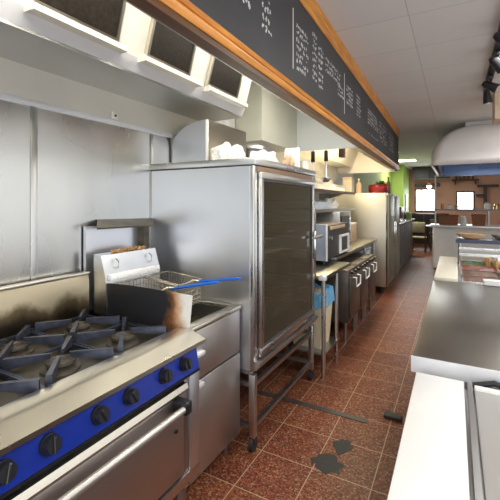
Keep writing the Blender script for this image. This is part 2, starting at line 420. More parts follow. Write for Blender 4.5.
# ------------------------------------------------------------------ menu board fascia (slightly skewed to the wall)
ANG = math.atan(.019)
mbd = thing('menu_board', 'long black chalkboard menu in pine trim hung over the cook line', 'menu board', (1.165, 0, 2.14), ANG)
def on_board(mb): 
    rot = Matrix.Rotation(ANG, 3, 'Z'); bmesh.ops.rotate(mb.bm, verts=mb.bm.verts, cent=(0, 0, 0), matrix=rot); bmesh.ops.translate(mb.bm, verts=mb.bm.verts, vec=(1.165, 0, 0)); return mb
YB0, YB1 = -1.5, 7.42
on_board(MB().box(-.04, 0, YB0, YB1, 2.20, 2.80)).build('board', 'chalk_board', mbd)
on_board(MB().prism([(-.04, 2.16), (.012, 2.16), (.022, 2.176), (.022, 2.188), (.008, 2.193), (.020, 2.198), (.026, 2.208), (.012, 2.214), (.016, 2.222), (.004, 2.235), (-.04, 2.235)], 'y', YB0, YB1)).build('lower_trim', 'trim', mbd)
on_board(MB().box(-.045, .006, YB0, YB1, 2.135, 2.16)).build('dark_lower_edge', 'trim_dark', mbd)
on_board(MB().prism([(-.04, 2.765), (.006, 2.765), (.016, 2.79), (.016, 2.835), (.024, 2.85), (.024, 2.878), (-.04, 2.878)], 'y', YB0, YB1)).build('upper_trim', 'trim', mbd)
on_board(MB().box(-.04, .004, YB1, YB1 + .02, 2.135, 2.878)).build('end_cap', 'trim_dark', mbd)
rc = random.Random(3)
def chalk(y0, y1, z0, z1, rows, cell=.022, density=.85, th=.0055):
    th *= 1.45
    mb = MB(); n = 0
    rh = (z1 - z0) / rows
    for r in range(rows):
        zt = z1 - r * rh; h = rh * .7; y = y0
        end = y1 - (rc.random() * .25 * (y1 - y0))
        while y < end:
            w = cell * rc.uniform(.7, 1.2)
            if rc.random() < density:
                k = rc.randint(2, 3)
                pts = [(y + w * rc.uniform(0, .9), zt - h * rc.uniform(0, 1)) for _ in range(k + 1)]
                for (a, b) in zip(pts, pts[1:]):
                    d = Vector((0, b[0] - a[0], b[1] - a[1]))
                    if d.length < .004: continue
                    nrm = Vector((0, -d.z, d.y)).normalized() * th / 2
                    A = Vector((.0015, a[0], a[1])); B = Vector((.0015, b[0], b[1]))
                    v = [mb.bm.verts.new(p) for p in (A + nrm, B + nrm, B - nrm, A - nrm)]
                    mb.bm.faces.new(v)
            y += w * 1.1
    return on_board(mb).build('chalk_writing', 'chalk', mbd, smooth=False)
chalk(1.25, 1.50, 2.40, 2.56, 3, .03, 1, .009)
chalk(1.60, 1.72, 2.36, 2.62, 5, .03, 1, .008)
chalk(2.07, 2.28, 2.32, 2.61, 7, .026, .95, .008)
chalk(2.37, 2.47, 2.35, 2.68, 8, .024, 1, .009)
chalk(2.50, 2.61, 2.33, 2.64, 7, .024, 1, .009)
chalk(2.66, 3.20, 2.50, 2.62, 3, .03, .95, .007)
chalk(3.02, 3.22, 2.42, 2.52, 3, .03, .95, .008)
chalk(3.33, 3.62, 2.42, 2.60, 5, .03, .95, .008)
chalk(3.75, 3.95, 2.40, 2.62, 6, .03, .9, .008)
chalk(4.35, 5.1, 2.44, 2.62, 5, .04, .9, .01)
chalk(5.2, 5.9, 2.36, 2.64, 6, .04, .75, .009)
chalk(4.4, 5.2, 2.32, 2.36, 1, .04, .8, .008)
chalk(6.1, 6.8, 2.36, 2.64, 6, .04, .75, .009)
for y in (2.015, 3.25): on_board(MB().box(0, .002, y - .004, y + .004, 2.32, 2.67)).build('divider_line', 'cream', mbd)

# ------------------------------------------------------------------ gas range
RY0, RY1 = .46, 1.44
R = thing('gas_range', 'six burner gas range with blue control panel and black knobs', 'range', (.45, .95, 0))
MB().box(.06, .85, RY0, RY1, .30, .87).build('body', 'steel_side', R)
MB().prism([(.035, .86), (.085, .86), (.085, 1.10), (.07, 1.135), (.035, 1.135)], 'y', RY0, RY1 + .01).build('splashback', 'splash', R)
MB().box(.045, .09, RY0, RY1 + .012, 1.128, 1.142, .003).build('splashback_rim', 'steel_warm', R)
tr = MB(); tr.box(.085, .80, RY0, RY1, .865, .885)
tr.build('spill_tray', 'pan', R)
MB().prism([(.735, .86), (.735, .918), (.815, .925), (.832, .918), (.905, .892), (.905, .874), (.865, .868)], 'y', RY0 - .02, RY1 + .02).build('front_rail', 'steel_warm', R)
MB().prism([(.85, .868), (.878, .868), (.898, .768), (.85, .768)], 'y', RY0, RY1 - .02).build('control_panel', 'blue', R)
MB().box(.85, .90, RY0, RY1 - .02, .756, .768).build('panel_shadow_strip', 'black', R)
for y in (.555, .685, .862, .998, 1.185, 1.315):
    kb = MB(); x = .890; z = .822
    ax = Vector((1, 0, .2)).normalized(); p = Vector((x, y, z))
    kb.cyl(p - ax * .004, p + ax * .008, .031, .030, 24).cyl(p + ax * .006, p + ax * .03, .026, .023, 24)
    k = kb.build('knob', 'black', R)
    g = MB(); g.box(-.005, .006, -.005, .005, -.023, .023, .002, 1, None)
    rot = Matrix.Rotation(-.2, 3, 'Y') @ Matrix.Rotation(rc.uniform(-.5, .5), 3, 'X')
    bmesh.ops.rotate(g.bm, verts=g.bm.verts, cent=(0, 0, 0), matrix=rot); bmesh.ops.translate(g.bm, verts=g.bm.verts, vec=p + ax * .031)
    g.build('knob_grip', 'black', k)
# burners and grates
for i, y in enumerate((.62, .93, 1.245)):
    for x in (.27, .585):
        b = MB()
        b.lathe([(0, .885), (.075, .885), (.072, .893), (.05, .896), (.05, .905), (.0, .905)], (x, y, 0), 20)
        bb = b.build('burner_base', 'burner', R)
        c = MB(); c.lathe([(.02, .904), (.048, .904), (.056, .912), (.054, .922), (.035, .926), (.03, .919), (.0, .919)], (x, y, 0), 20)
        c.build('burner_cap', 'burner', bb)
        g = MB(); hx, hy = .152, .150; zt = .948
        # outer frame bars
        for (a, bq) in (((x - hx, y - hy), (x + hx, y - hy)), ((x + hx, y - hy), (x + hx, y + hy)), ((x + hx, y + hy), (x - hx, y + hy)), ((x - hx, y + hy), (x - hx, y - hy))):
            dx, dy = bq[0] - a[0], bq[1] - a[1]; L = math.hypot(dx, dy); nx, ny = -dy / L * .0045, dx / L * .0045
            g.hexa([(a[0] - nx, a[1] - ny, .9), (bq[0] - nx, bq[1] - ny, .9), (bq[0] + nx, bq[1] + ny, .9), (a[0] + nx, a[1] + ny, .9),
                    (a[0] - nx, a[1] - ny, .912), (bq[0] - nx, bq[1] - ny, .912), (bq[0] + nx, bq[1] + ny, .912), (a[0] + nx, a[1] + ny, .912)])
        # tapering fingers towards the burner
        for (ux, uy) in ((.71, .71), (-.71, .71), (-.71, -.71), (.71, -.71)):
            o = Vector((x + ux * .196, y + uy * .196, 0)); e = Vector((x + ux * .034, y + uy * .034, 0)); px = Vector((-uy, ux, 0))
            w0, w1 = .013, .006
            g.hexa([o - px * w0 + Vector((0, 0, .905)), o + px * w0 + Vector((0, 0, .905)), e + px * w1 + Vector((0, 0, .932)), e - px * w1 + Vector((0, 0, .932)),
                    o - px * w0 * .8 + Vector((0, 0, zt)), o + px * w0 * .8 + Vector((0, 0, zt)), e + px * w1 + Vector((0, 0, zt + .003)), e - px * w1 + Vector((0, 0, zt + .003))])
        for sx in (-1, 1):
            for sy in (-1, 1): g.box(x + sx * hx - .008, x + sx * hx + .008, y + sy * hy - .008, y + sy * hy + .008, .886, .92)
        g.build('grate', 'iron', R)
# oven door
dr = MB(); dr.box(.855, .893, RY0 + .03, 1.315, .335, .695, .004).build('oven_door', 'steel_front', R)
MB().prism([(.855, .695), (.893, .695), (.915, .722), (.905, .742), (.855, .742)], 'y', RY0 + .03, 1.318).build('door_top_rail', 'steel_warm', R)
hd = MB().cyl((.952, RY0 + .08, .672), (.952, 1.235, .672), .0145).build('door_handle', 'handle_steel', R)
br = MB(); br.box(.89, .968, 1.235, 1.278, .645, .70, .008); br.build('handle_bracket', 'black', hd)
br = MB(); br.box(.89, .968, RY0 + .05, RY0 + .09, .645, .70, .008); br.build('handle_bracket', 'black', hd)
MB().cyl((.888, 1.255, .555), (.9, 1.255, .555), .009).build('door_screw', 'black', R)
MB().box(.85, .88, 1.33, 1.36, .31, .755, .002).build('door_post', 'steel_dark', R)
MB().box(.85, .885, 1.363, RY1, .31, .755, .003).build('side_post', 'steel_side', R)
MB().box(.78, .885, RY0, RY1, .262, .312, .003).build('base_rail', 'steel', R)
for x in (.14, .83):
    for y in (RY0 + .08, RY1 - .08):
        MB().cyl((x, y, .03), (x, y, .30), .022).cyl((x, y, 0), (x, y, .03), .028).build('leg', 'steel_dark', R)

# charred splash guard between range and fryer
g = MB(); poly = [(.13, .89), (.79, .89), (.812, 1.08), (.72, 1.083), (.55, 1.087), (.36, 1.088), (.22, 1.082), (.13, 1.07)]
g.prism(poly, 'y', 1.476, 1.482)
solo(g, 'splash_guard', 'guard', 'steel splash guard burnt black and brown, standing between range and fryer', 'splash guard')

# ------------------------------------------------------------------ deep fryer
FY0, FY1 = 1.49, 2.005
F = thing('deep_fryer', 'stainless floor standing deep fryer between range and tall oven', 'fryer', (.45, 1.76, 0))
b = MB(); b.box(.10, .76, FY0, FY1, .10, .60); b.box(.10, .76, FY0, FY0 + .012, .60, .885).box(.10, .76, FY1 - .012, FY1, .60, .885).box(.10, .12, FY0, FY1, .6, .885)
b.build('body', 'steel_side', F)
rm = MB()
rm.box(.715, .782, FY0, FY1 + .01, .878, .902, .005).box(.10, .26, FY0, FY1, .885, .90, .003).box(.25, .72, FY0, FY0 + .03, .885, .901, .003).box(.25, .72, FY1 - .03, FY1 + .01, .885, .901, .003)
rm.build('rim', 'steel_warm', F)
tk = MB(); tk.box(.25, .715, FY0 + .03, FY1 - .03, .62, .64).box(.25, .26, FY0 + .03, FY1 - .03, .64, .885).box(.705, .715, FY0 + .03, FY1 - .03, .64, .885).box(.25, .715, FY0 + .025, FY0 + .033, .64, .885).box(.25, .715, FY1 - .033, FY1 - .025, .64, .885)
tk.build('tank', 'steel_dark', F)
MB().box(.26, .705, FY0 + .034, FY1 - .034, .76, .80).build('oil', 'oil', F)
MB().box(.755, .778, FY0 + .012, FY1 - .004, .622, .876, .004).build('upper_panel', 'steel_front', F)
d = MB().box(.755, .780, FY0 + .012, FY1 - .004, .115, .612, .004).build('door', 'steel_front', F)
MB().box(.778, .803, FY0 + .03, FY0 + .105, .585, .608, .005).build('door_handle', 'lip', d)
MB().box(.776, .803, FY0 + .04, FY0 + .115, .745, .768, .006).build('drain_lever', 'lip', F)
rs = MB(); rs.prism([(.10, .90), (.205, .90), (.20, 1.11), (.16, 1.235), (.10, 1.24)], 'y', FY0 - .02, FY1 - .09)
rs.build('riser_box', 'steel', F)
hg = MB(); hg.box(.195, .222, FY0 + .0, FY1 - .11, 1.092, 1.128, .006)
for k in range(5): hg.cyl((.222, FY0 + .05 + k * .085, 1.11), (.228, FY0 + .05 + k * .085, 1.11), .008, None, 10)
hg.build('hinge_strip', 'white', F)
cl = MB()
for y in (FY0 + .07, FY1 - .17): cl.tube([(.182, y, 1.21), (.205, y, 1.195), (.20, y, 1.16), (.192, y + .008, 1.155)], .004, 6)
cl.build('spring_clip', 'steel_dark', F)
cr = MB()
for k in range(60):
    yy = FY0 + .08 + rc.random() * .26; xx = .115 + rc.random() * .04; r_ = rc.uniform(.007, .013)
    q = bmesh.ops.create_icosphere(cr.bm, subdivisions=1, radius=r_); bmesh.ops.translate(cr.bm, verts=q['verts'], vec=(xx, yy, 1.24 + rc.random() * .012))
co = cr.build('crumbs', 'crumb', F); co['kind'] = 'stuff'
fl = MB(); fl.box(.022, .045, FY0 - .03, FY1 - .08, .90, 1.40)
fl.build('flue_panel', 'steel_side', F)
MB().box(.045, .10, FY1 - .135, FY1 - .085, 1.24, 1.40).build('flue_post', 'pan', F)  # dark material stands in for shade on the post
MB().hexa([(.022, 1.56, 1.428), (.125, 1.47, 1.385), (.125, 1.95, 1.38), (.022, 2.03, 1.42), (.022, 1.56, 1.438), (.125, 1.47, 1.394), (.125, 1.95, 1.389), (.022, 2.03, 1.43)]).build('flue_cap', 'pan', F)
for x in (.16, .70):
    for y in (FY0 + .05, FY1 - .05): MB().cyl((x, y, 0), (x, y, .10), .02).build('leg', 'steel_dark', F)
# fry baskets
def basket(y0, y1, label, hx, hy, tilt):
    t = thing('fry_basket', label, 'fry basket', ((.27 + .6) / 2, (y0 + y1) / 2, .9), 0, 'fry baskets in the fryer')
    x0, x1 = .23, .50; zt = 1.045; zb = .90
    rimz = lambda x: zt + (.07 if 0 else 0) + (x1 - x) * tilt
    MB().tube([(x0, y0, rimz(x0)), (x1, y0, rimz(x1)), (x1, y1, rimz(x1)), (x0, y1, rimz(x0))], .005, 8, True).build('rim', 'wire', t)
    w = MB(); n = 12
    for i in range(n + 1):
        x = x0 + (x1 - x0) * i / n
        w.tube([(x, y0, rimz(x)), (x, y0 + .01, zb), (x, y1 - .01, zb), (x, y1, rimz(x))], .0016, 5)
    for i in range(8):
        y = y0 + (y1 - y0) * i / 7
        w.tube([(x0, y, rimz(x0)), (x0 + .01, y, zb), (x1 - .01, y, zb), (x1, y, rimz(x1))], .0016, 5)
    for i in range(1, 5):
        f = i / 5
        w.tube([(x0, y0 + .01 * f, rimz(x0) * (1 - f) + zb * f), (x1, y0 + .01 * f, rimz(x1) * (1 - f) + zb * f), (x1, y1 - .01 * f, rimz(x1) * (1 - f) + zb * f), (x0, y1 - .01 * f, rimz(x0) * (1 - f) + zb * f)], .0016, 5, True)
    w.build('wire_mesh', 'wire', t)
    ym = (y0 + y1) / 2
    a = Vector((x1 - .0, ym, zt)); e = Vector(hx)
    MB().tube([(x1, ym - .035, rimz(x1)), a.lerp(e, .06) + Vector((0, -.008, .012)), a.lerp(e, .2)], .004, 6).tube([(x1, ym + .035, rimz(x1)), a.lerp(e, .06) + Vector((0, .008, .012)), a.lerp(e, .2)], .004, 6).build('handle_wire', 'wire', t)
    s_ = a.lerp(e, .12); MB().tube([s_, s_.lerp(e, .1), s_.lerp(e, .9), e], [.006, .008, .0085, .006], 10).build('handle_grip', 'blue_handle', t)
basket(1.535, 1.735, 'wire fry basket with short blue grip, on the range side', (.825, 1.69, 1.112), 0, .10)
basket(1.76, 1.975, 'wire fry basket with long blue grip, beside the tall oven', (.83, 1.93, 1.09), 0, .10)

# ------------------------------------------------------------------ tall combi oven on stand
OX0, OX1, OY0, OY1 = .02, .87, 2.022, 3.15
O = thing('combi_oven', 'tall stainless glass-door oven on an open steel stand', 'oven', (.45, 2.6, 0))
MB().box(OX0, OX1 - .03, OY0 + .006, OY1 - .006, 1.68, 1.772).box(OX0, OX1 - .03, OY0 + .006, OY0 + .05, .60, 1.68).box(OX0, OX1 - .03, OY1 - .05, OY1 - .006, .60, 1.68).box(OX0, OX0 + .06, OY0 + .05, OY1 - .05, .6, 1.68).box(OX0, OX1 - .03, OY0 + .006, OY1 - .006, .50, .60).build('body', 'steel_side', O)
MB().box(.70, OX1 - .035, OY0 + .0, OY0 + .007, .505, 1.77).build('side_seam_panel', 'steel_side', O)
MB().box(OX0 - .005, OX1 + .006, OY0 - .004, OY1 + .01, 1.778, 1.822, .004).build('lid', 'steel', O)
MB().box(OX0, OX1 - .01, OY0 + .004, OY1 - .004, 1.77, 1.78).build('lid_gap', 'seal', O)
for a_, b_ in ((OY0, OY0 + .05), (OY1 - .06, OY1)): MB().box(OX1 - .03, OX1 - .005, a_, b_, .50, 1.772, .003).build('front_post', 'steel', O)
MB().box(OX1 - .03, OX1 - .006, OY0 + .05, OY1 - .06, 1.735, 1.772).build('vent_strip', 'copper', O)
ins = MB()
ins.box(.085, .09, OY0 + .06, OY1 - .06, .62, 1.67)
for k in range(9): ins.box(.12, .80, OY0 + .06, OY0 + .075, .68 + k * .11, .69 + k * .11).box(.12, .80, OY1 - .075, OY1 - .06, .68 + k * .11, .69 + k * .11)
for k in (1, 4, 7): 
    for j in range(9): ins.box(.15, .78, OY0 + .08 + j * .115, OY0 + .085 + j * .115, .69 + k * .11, .697 + k * .11)
ins.build('rack_rails', 'oven_inside', O)
dy0, dy1, dz0, dz1 = OY0 + .055, OY1 - .065, .575, 1.735
df = MB(); t = .034
df.box(OX1 - .005, OX1 + .02, dy0, dy1, dz1 - .04, dz1, .004).box(OX1 - .005, OX1 + .02, dy0, dy1, dz0, dz0 + .05, .004).box(OX1 - .005, OX1 + .02, dy0, dy0 + t, dz0 + .05, dz1 - .04, .004).box(OX1 - .005, OX1 + .02, dy1 - t, dy1, dz0 + .05, dz1 - .04, .004)
door = df.build('door', 'steel', O)
gk = MB(); q = .018
gk.box(OX1 + .0, OX1 + .014, dy0 + t, dy1 - t, dz1 - .04 - q, dz1 - .04).box(OX1 + .0, OX1 + .014, dy0 + t, dy1 - t, dz0 + .05, dz0 + .05 + q).box(OX1 + .0, OX1 + .014, dy0 + t, dy0 + t + q, dz0 + .05 + q, dz1 - .04 - q).box(OX1 + .0, OX1 + .014, dy1 - t - q, dy1 - t, dz0 + .05 + q, dz1 - .04 - q)
gk.build('gasket', 'seal', door)
MB().box(OX1 + .002, OX1 + .008, dy0 + t, dy1 - t, dz0 + .05, dz1 - .04).build('door_glass', 'glass_dark', door)
hn = MB(); hn.box(OX1 + .02, OX1 + .045, dy1 - .05, dy1 - .025, 1.06, 1.30, .006)
hn.cyl((OX1 + .05, dy1 - .12, 1.25), (OX1 + .05, dy1 + .09, 1.25), .014).cyl((OX1 + .02, dy1 - .04, 1.25), (OX1 + .05, dy1 - .04, 1.25), .018)
hn.build('door_handle', 'chrome', door)
lt_ = MB(); lt_.box(OX1 - .005, OX1 + .012, OY1 - .055, OY1 - .005, .9, 1.5, .004); lt_.build('latch_plate', 'copper', O)
dt = MB(); dt.prism([(OX1 - .02, .503), (OX1 + .005, .503), (OX1 + .03, .54), (OX1 + .03, .556), (OX1 - .02, .556)], 'y', OY0 + .01, OY1 - .01)
dt.build('drip_tray', 'steel_front', O)
st = thing('oven_stand', 'open tubular steel stand on castors under the tall oven', 'stand', (.45, 2.6, 0))
sx0, sx1, sy0, sy1 = .08, .848, 2.043, OY1 - .035
for x in (sx0, sx1):
    for y in (sy0, sy1):
        lg = MB(); lg.box(x - .02, x + .02, y - .02, y + .02, .085, .475, .003); lg = lg.build('leg', 'steel', st)
        c = MB(); c.cyl((x - .012, y, .04), (x + .012, y, .04), .04, None, 20); c.box(x - .018, x + .018, y - .015, y + .015, .05, .09)
        c.build('castor', 'rubber', lg)
for z in (.41, .15):
    r_ = MB()
    r_.box(sx0, sx1, sy0 - .014, sy0 + .014, z - .014, z + .014).box(sx0, sx1, sy1 - .014, sy1 + .014, z - .014, z + .014).box(sx0 - .014, sx0 + .014, sy0, sy1, z - .014, z + .014).box(sx1 - .014, sx1 + .014, sy0, sy1, z - .014, z + .014)
    r_.build('rail', 'steel_dark', st)
MB().box(sx0 - .03, sx1 - .01, sy0 - .018, sy1 + .025, .475, .50).build('top_frame', 'steel_dark', st)
# cowl on the oven
cw = []
for k in range(11):
    a = PI / 2 * k / 10; cw.append((.36 - .33 * math.sin(a), 1.98 + .175 * math.cos(a)))
prof = [(.36, 1.822)] + cw + [(.03, 1.822)]
C_ = thing('steel_cowl', 'curved brushed steel cowl standing on top of the tall oven', 'cowl', (.2, 2.5, 1.822))
MB().prism(prof, 'y', 2.25, 2.82).build('shell', 'steel_warm', C_)
MB().prism(prof, 'y', 2.243, 2.25).build('side_plate', 'steel_side', C_)
MB().box(.345, .364, 2.238, 2.256, 1.822, 2.15, .003).build('corner_strip', 'white', C_)

# white cloths and packets on the oven
def crumple(cx, cy, z0, sx, sy, sz, seed, name, label, cat, m='cloth', rough=.35):
    r2 = random.Random(seed); mb = MB()
    q = bmesh.ops.create_icosphere(mb.bm, subdivisions=4, radius=1)
    import mathutils
    for v in q['verts']:
        n = mathutils.noise.fractal(v.co * 1.6 + Vector((seed, seed * 2, 0)), 1.2, 2.1, 3)
        rid = 1 + rough * n + .10 * math.sin(v.co.x * 9 + v.co.y * 6 + seed)
        c = v.co * rid
        z = max(c.z, -.35) + .35
        v.co = Vector((cx + c.x * sx, cy + c.y * sy, z0 + max(0, z) * sz))
    return solo(mb, name, m, label, cat)
crumple(.50, 2.32, 1.823, .11, .20, .105, 3, 'folded_cloth', 'crumpled white cloth on oven top in front of the cowl', 'cloth')
crumple(.58, 2.71, 1.823, .10, .19, .10, 8, 'plastic_bag', 'limp white plastic bag trailing across the middle of the oven top', 'bag')
pk = MB(); pk.box(.66, .80, 2.955, 2.985, 1.823, 2.01, .012); 
solo(pk, 'paper_packet', 'cloth', 'upright white paper packet at the far end of oven top', 'packet')
crumple(.76, 2.82, 1.823, .045, .065, .075, 12, 'brown_packet', 'small brown packet leaning among the white cloths on the oven', 'packet', 'tan', .2)
tb = MB(); tb.lathe([(0, 1.823), (.04, 1.823), (.045, 1.90), (.047, 1.905), (.0, 1.905)], (.80, 3.085, 0)); solo(tb, 'cream_tub', 'cream', 'small cream tub at far corner of oven top', 'tub')
cwl = MB()
cwl.lathe([(.0, 2.02), (.17, 2.02), (.15, 2.05), (.06, 2.08), (0, 2.083)], (.30, 3.0, 0), 28)
cwl.cyl((.30, 3.0, 1.822), (.30, 3.0, 2.02), .05)
solo(cwl, 'vent_cap', 'steel_dark', 'round steel vent cap on a stub pipe behind the white packets', 'vent')

# wall sensor
fx = thing('wall_sensor', 'small grey sensor box on steel wall above the rail', 'sensor', (.012, 1.69, 2.08))
MB().box(.012, .03, 1.665, 1.715, 2.082, 2.125, .004).build('housing', 'cream', fx)
MB().cyl((.03, 1.69, 2.103), (.034, 1.69, 2.103), .008).build('sensor_eye', 'black', fx)

# ------------------------------------------------------------------ small table, bin, toaster
T = thing('work_table', 'small steel work table just beyond the tall oven, bin on its shelf', 'table', (.6, 3.6, 0))
MB().box(.06, .96, 3.165, 4.05, .865, .90, .004).build('tabletop', 'table_steel', T)
MB().box(.90, .965, 3.155, 3.20, .86, .905, .004).build('corner_cap', 'lip', T)
for x in (.12, .935):
    for y in (3.19, 3.60):
        MB().cyl((x, y, .0), (x, y, .865), .019).build('leg', 'steel', T)
MB().box(.10, .95, 3.18, 3.64, .20, .215).build('shelf', 'steel_dark', T)
B = thing('waste_bin', 'cream waste bin lined with blue bag on table undershelf', 'bin', (.70, 3.5, .215))
bb = MB(); bb.hexa([(.62, 3.27, .216), (.88, 3.27, .216), (.88, 3.54, .216), (.62, 3.54, .216), (.58, 3.23, .70), (.915, 3.23, .70), (.915, 3.57, .70), (.58, 3.57, .70)])
bb.build('bin_body', 'bin', B)
bg = MB(); q = bmesh.ops.create_grid(bg.bm, x_segments=24, y_segments=24, size=1)
import mathutils
for v in q['verts']:
    x, y = v.co.x, v.co.y; e = max(abs(x), abs(y))
    z = .70 + (-.06 if e < .8 else 0) + (.03 if .8 <= e < .97 else 0) + (-.10 if e >= .99 else 0) + .03 * mathutils.noise.noise(Vector((x * 4, y * 4, 2)))
    k = 1 + (.04 if e > .9 else 0) + .03 * mathutils.noise.noise(Vector((x * 5, y * 5, 7)))
    v.co = Vector((.7475 + x * .176 * k, 3.40 + y * .178 * k, z))
bg.build('bag_liner', 'bag', B)
TO = thing('grill_oven', 'counter top grill oven with white framed window on small table', 'grill oven', (.5, 3.7, .9))
MB().box(.25, .775, 3.76, 4.66, .945, 1.30, .006).build('body', 'dark_metal', TO)
MB().box(.25, .80, 3.73, 3.76, .94, 1.32, .004).build('side_panel', 'blue_grey', TO)
MB().box(.785, .803, 3.725, 3.745, .94, 1.32, .003).build('corner_strip', 'lip', TO)
MB().box(.775, .79, 3.77, 4.65, .95, 1.30).build('front_panel', 'black', TO)
wf = MB()
wf.box(.79, .81, 4.22, 4.62, 1.15, 1.175).box(.79, .81, 4.22, 4.62, .965, .985).box(.79, .81, 4.22, 4.26, .98, 1.16).box(.79, .81, 4.58, 4.62, .98, 1.16)
wf.build('window_frame', 'white', TO)
MB().box(.788, .795, 4.26, 4.58, .985, 1.15).build('window_glass', 'glass_dark', TO)
MB().box(.79, .80, 3.86, 4.45, 1.255, 1.29, .003).build('badge_strip', 'tan', TO)
MB().cyl((.79, 3.86, 1.17), (.815, 3.86, 1.17), .022).build('dial', 'chrome', TO)
for x in (.3, .74):
    for y in (3.8, 4.02): MB().cyl((x, y, .90), (x, y, .945), .015).build('foot', 'black', TO)

# far worktop with under-counter ranges
W = thing('worktop_counter', 'long steel worktop running from small table to tall fridge', 'worktop', (.4, 5.4, 0))
MB().box(.02, .80, 4.08, 6.52, .895, .935, .004).build('worktop', 'bench', W)
MB().box(.0, .02, 4.2, 6.52, .9, 1.10).build('upstand', 'steel', W)
for y in (5.75, 6.45):
    for x in (.08, .76): MB().cyl((x, y, 0), (x, y, .895), .02).build('leg', 'steel', W)
MB().box(.06, .76, 5.72, 6.48, .28, .30).build('undershelf', 'steel_dark', W)
def drawer_unit(y0, y1, label):
    D = thing('undercounter_oven', label, 'undercounter oven', (.55, (y0 + y1) / 2, 0), 0, 'undercounter ovens below the worktop')
    MB().box(.10, .925, y0, y1, .22, .80, .005).build('body', 'dark_metal', D)
    d = MB().box(.925, .945, y0 + .02, y1 - .02, .27, .72, .004).build('door', 'dark_metal', D)
    h = MB(); ym = (y0 + y1) / 2
    h.tube([(.945, ym - .10, .70), (.98, ym - .10, .70), (.98, ym - .10, .60), (.98, ym + .10, .60), (.98, ym + .10, .70), (.945, ym + .10, .70)], .009, 8)
    h.build('door_handle', 'white', d)
    for k in range(3): MB().cyl((.93, y0 + .12 + k * .15, .76), (.955, y0 + .12 + k * .15, .76), .018, None, 14).build('knob', 'black', D)
    for x in (.15, .88):
        for y in (y0 + .05, y1 - .05): MB().cyl((x, y, 0), (x, y, .22), .018, None, 10).build('leg', 'steel_dark', D)
drawer_unit(4.10, 4.60, 'dark steel undercounter oven nearest the small table')
drawer_unit(4.62, 5.10, 'dark steel undercounter oven in the middle below the worktop')
drawer_unit(5.12, 5.60, 'dark steel undercounter oven farthest from the small table')
def crate(x0, x1, y0, y1, z0, z1, m, label, cat='crate'):
    c = thing('storage_crate', label, cat, ((x0 + x1) / 2, (y0 + y1) / 2, z0), 0, 'crates below the worktop')
    b = MB(); b.box(x0, x1, y0, y1, z0, z0 + .01)
    for k in range(3):
        za = z0 + .01 + (z1 - z0 - .01) * k / 3; zb = za + (z1 - z0) * .24
        b.box(x0, x0 + .012, y0, y1, za, zb).box(x1 - .012, x1, y0, y1, za, zb).box(x0, x1, y0, y0 + .012, za, zb).box(x0, x1, y1 - .012, y1, za, zb)
    for x in (x0, x1 - .03):
        for y in (y0, y1 - .03): b.box(x, x + .03, y, y + .03, z0, z1)
    b.build('crate_body', m, c); b2 = MB(); b2.box(x0 - .006, x1 + .006, y0 - .006, y1 + .006, z1, z1 + .015); b2.build('lid', m, c)
crate(.25, .72, 5.78, 6.12, .30, .52, 'blue_grey', 'blue grey crate on undershelf, front one of the lower layer')
crate(.25, .72, 6.14, 6.44, .30, .52, 'blue_grey', 'blue grey crate on undershelf next to the tall fridge')
crate(.25, .72, 5.78, 6.40, .536, .80, 'pale_blue', 'pale blue lidded crate stacked on the two blue grey ones')
# microwave and things on the worktop
mw = thing('microwave', 'steel microwave on the worktop beneath the wall shelves', 'microwave', (.35, 5.3, .935))
MB().box(.05, .60, 4.95, 5.55, .94, 1.42, .006).build('body', 'steel_dark', mw)
MB().box(.60, .615, 4.98, 5.40, 1.18, 1.36).build('door_glass', 'black', mw)
MB().box(.60, .615, 4.98, 5.40, .97, 1.14).build('lower_door', 'black', mw)
MB().box(.605, .625, 5.42, 5.45, 1.0, 1.34, .005).build('door_handle', 'chrome', mw)
cb = thing('storage_box', 'warm tan box on the worktop before the tall fridge', 'box', (.4, 5.9, .935))
MB().box(.15, .55, 5.75, 6.15, .935, 1.22, .008).build('box_body', 'tan', cb); MB().box(.145, .555, 5.745, 6.155, 1.20, 1.225, .004).build('lid', 'cream', cb)
# wall shelves with their load
for z, n, l in ((1.71, 'wall_shelf', 'upper cream wall shelf with dark edge beside the tall oven'), (1.46, 'wall_shelf', 'lower steel wall shelf holding tubs beside the tall oven')):
    sh = thing(n, l, 'shelf', (.25, 5, z), 0, 'wall shelves above the worktop')
    MB().box(0, .50, 4.2, 6.2, z - .02, z).build('board', 'cream' if z > 1.6 else 'steel', sh)
    MB().box(.50, .51, 4.2, 6.2, z - .035, z + .004).build('edge_strip', 'darkbrown' if z > 1.6 else 'steel_dark', sh)
    for y in (4.5, 5.9): MB().prism([(0, z - .02), (.42, z - .02), (0, z - .16)], 'y', y - .01, y + .01).build('bracket', 'steel_dark', sh)
for (y0, y1, h, l) in ((4.35, 4.66, .09, 'low cream carton on upper shelf nearest the oven'), (4.72, 5.1, .13, 'cream carton in the middle of the upper shelf'), (5.2, 5.75, .08, 'long cream carton at far end of upper shelf')):
    c = thing('carton', l, 'carton', (.25, (y0 + y1) / 2, 1.71), 0, 'cartons on the upper shelf')
    MB().box(.12, .46, y0, y1, 1.711, 1.711 + h, .004).build('carton_body', 'wall_cream', c); MB().box(.115, .465, y0, y1, 1.711 + h, 1.72 + h, .003).build('lid', 'cream', c)
tub = MB(); tub.hexa([(.14, 4.4, 1.461), (.44, 4.4, 1.461), (.44, 4.95, 1.461), (.14, 4.95, 1.461), (.10, 4.35, 1.54), (.48, 4.35, 1.54), (.48, 5.0, 1.54), (.10, 5.0, 1.54)])
t_ = thing('plastic_tub', 'pale blue plastic tub on the lower wall shelf', 'tub', (.3, 4.7, 1.46)); tub.build('tub_body', 'pale_blue', t_)
MB().box(.09, .49, 4.34, 5.01, 1.54, 1.555, .004).build('rim', 'pale_blue', t_)
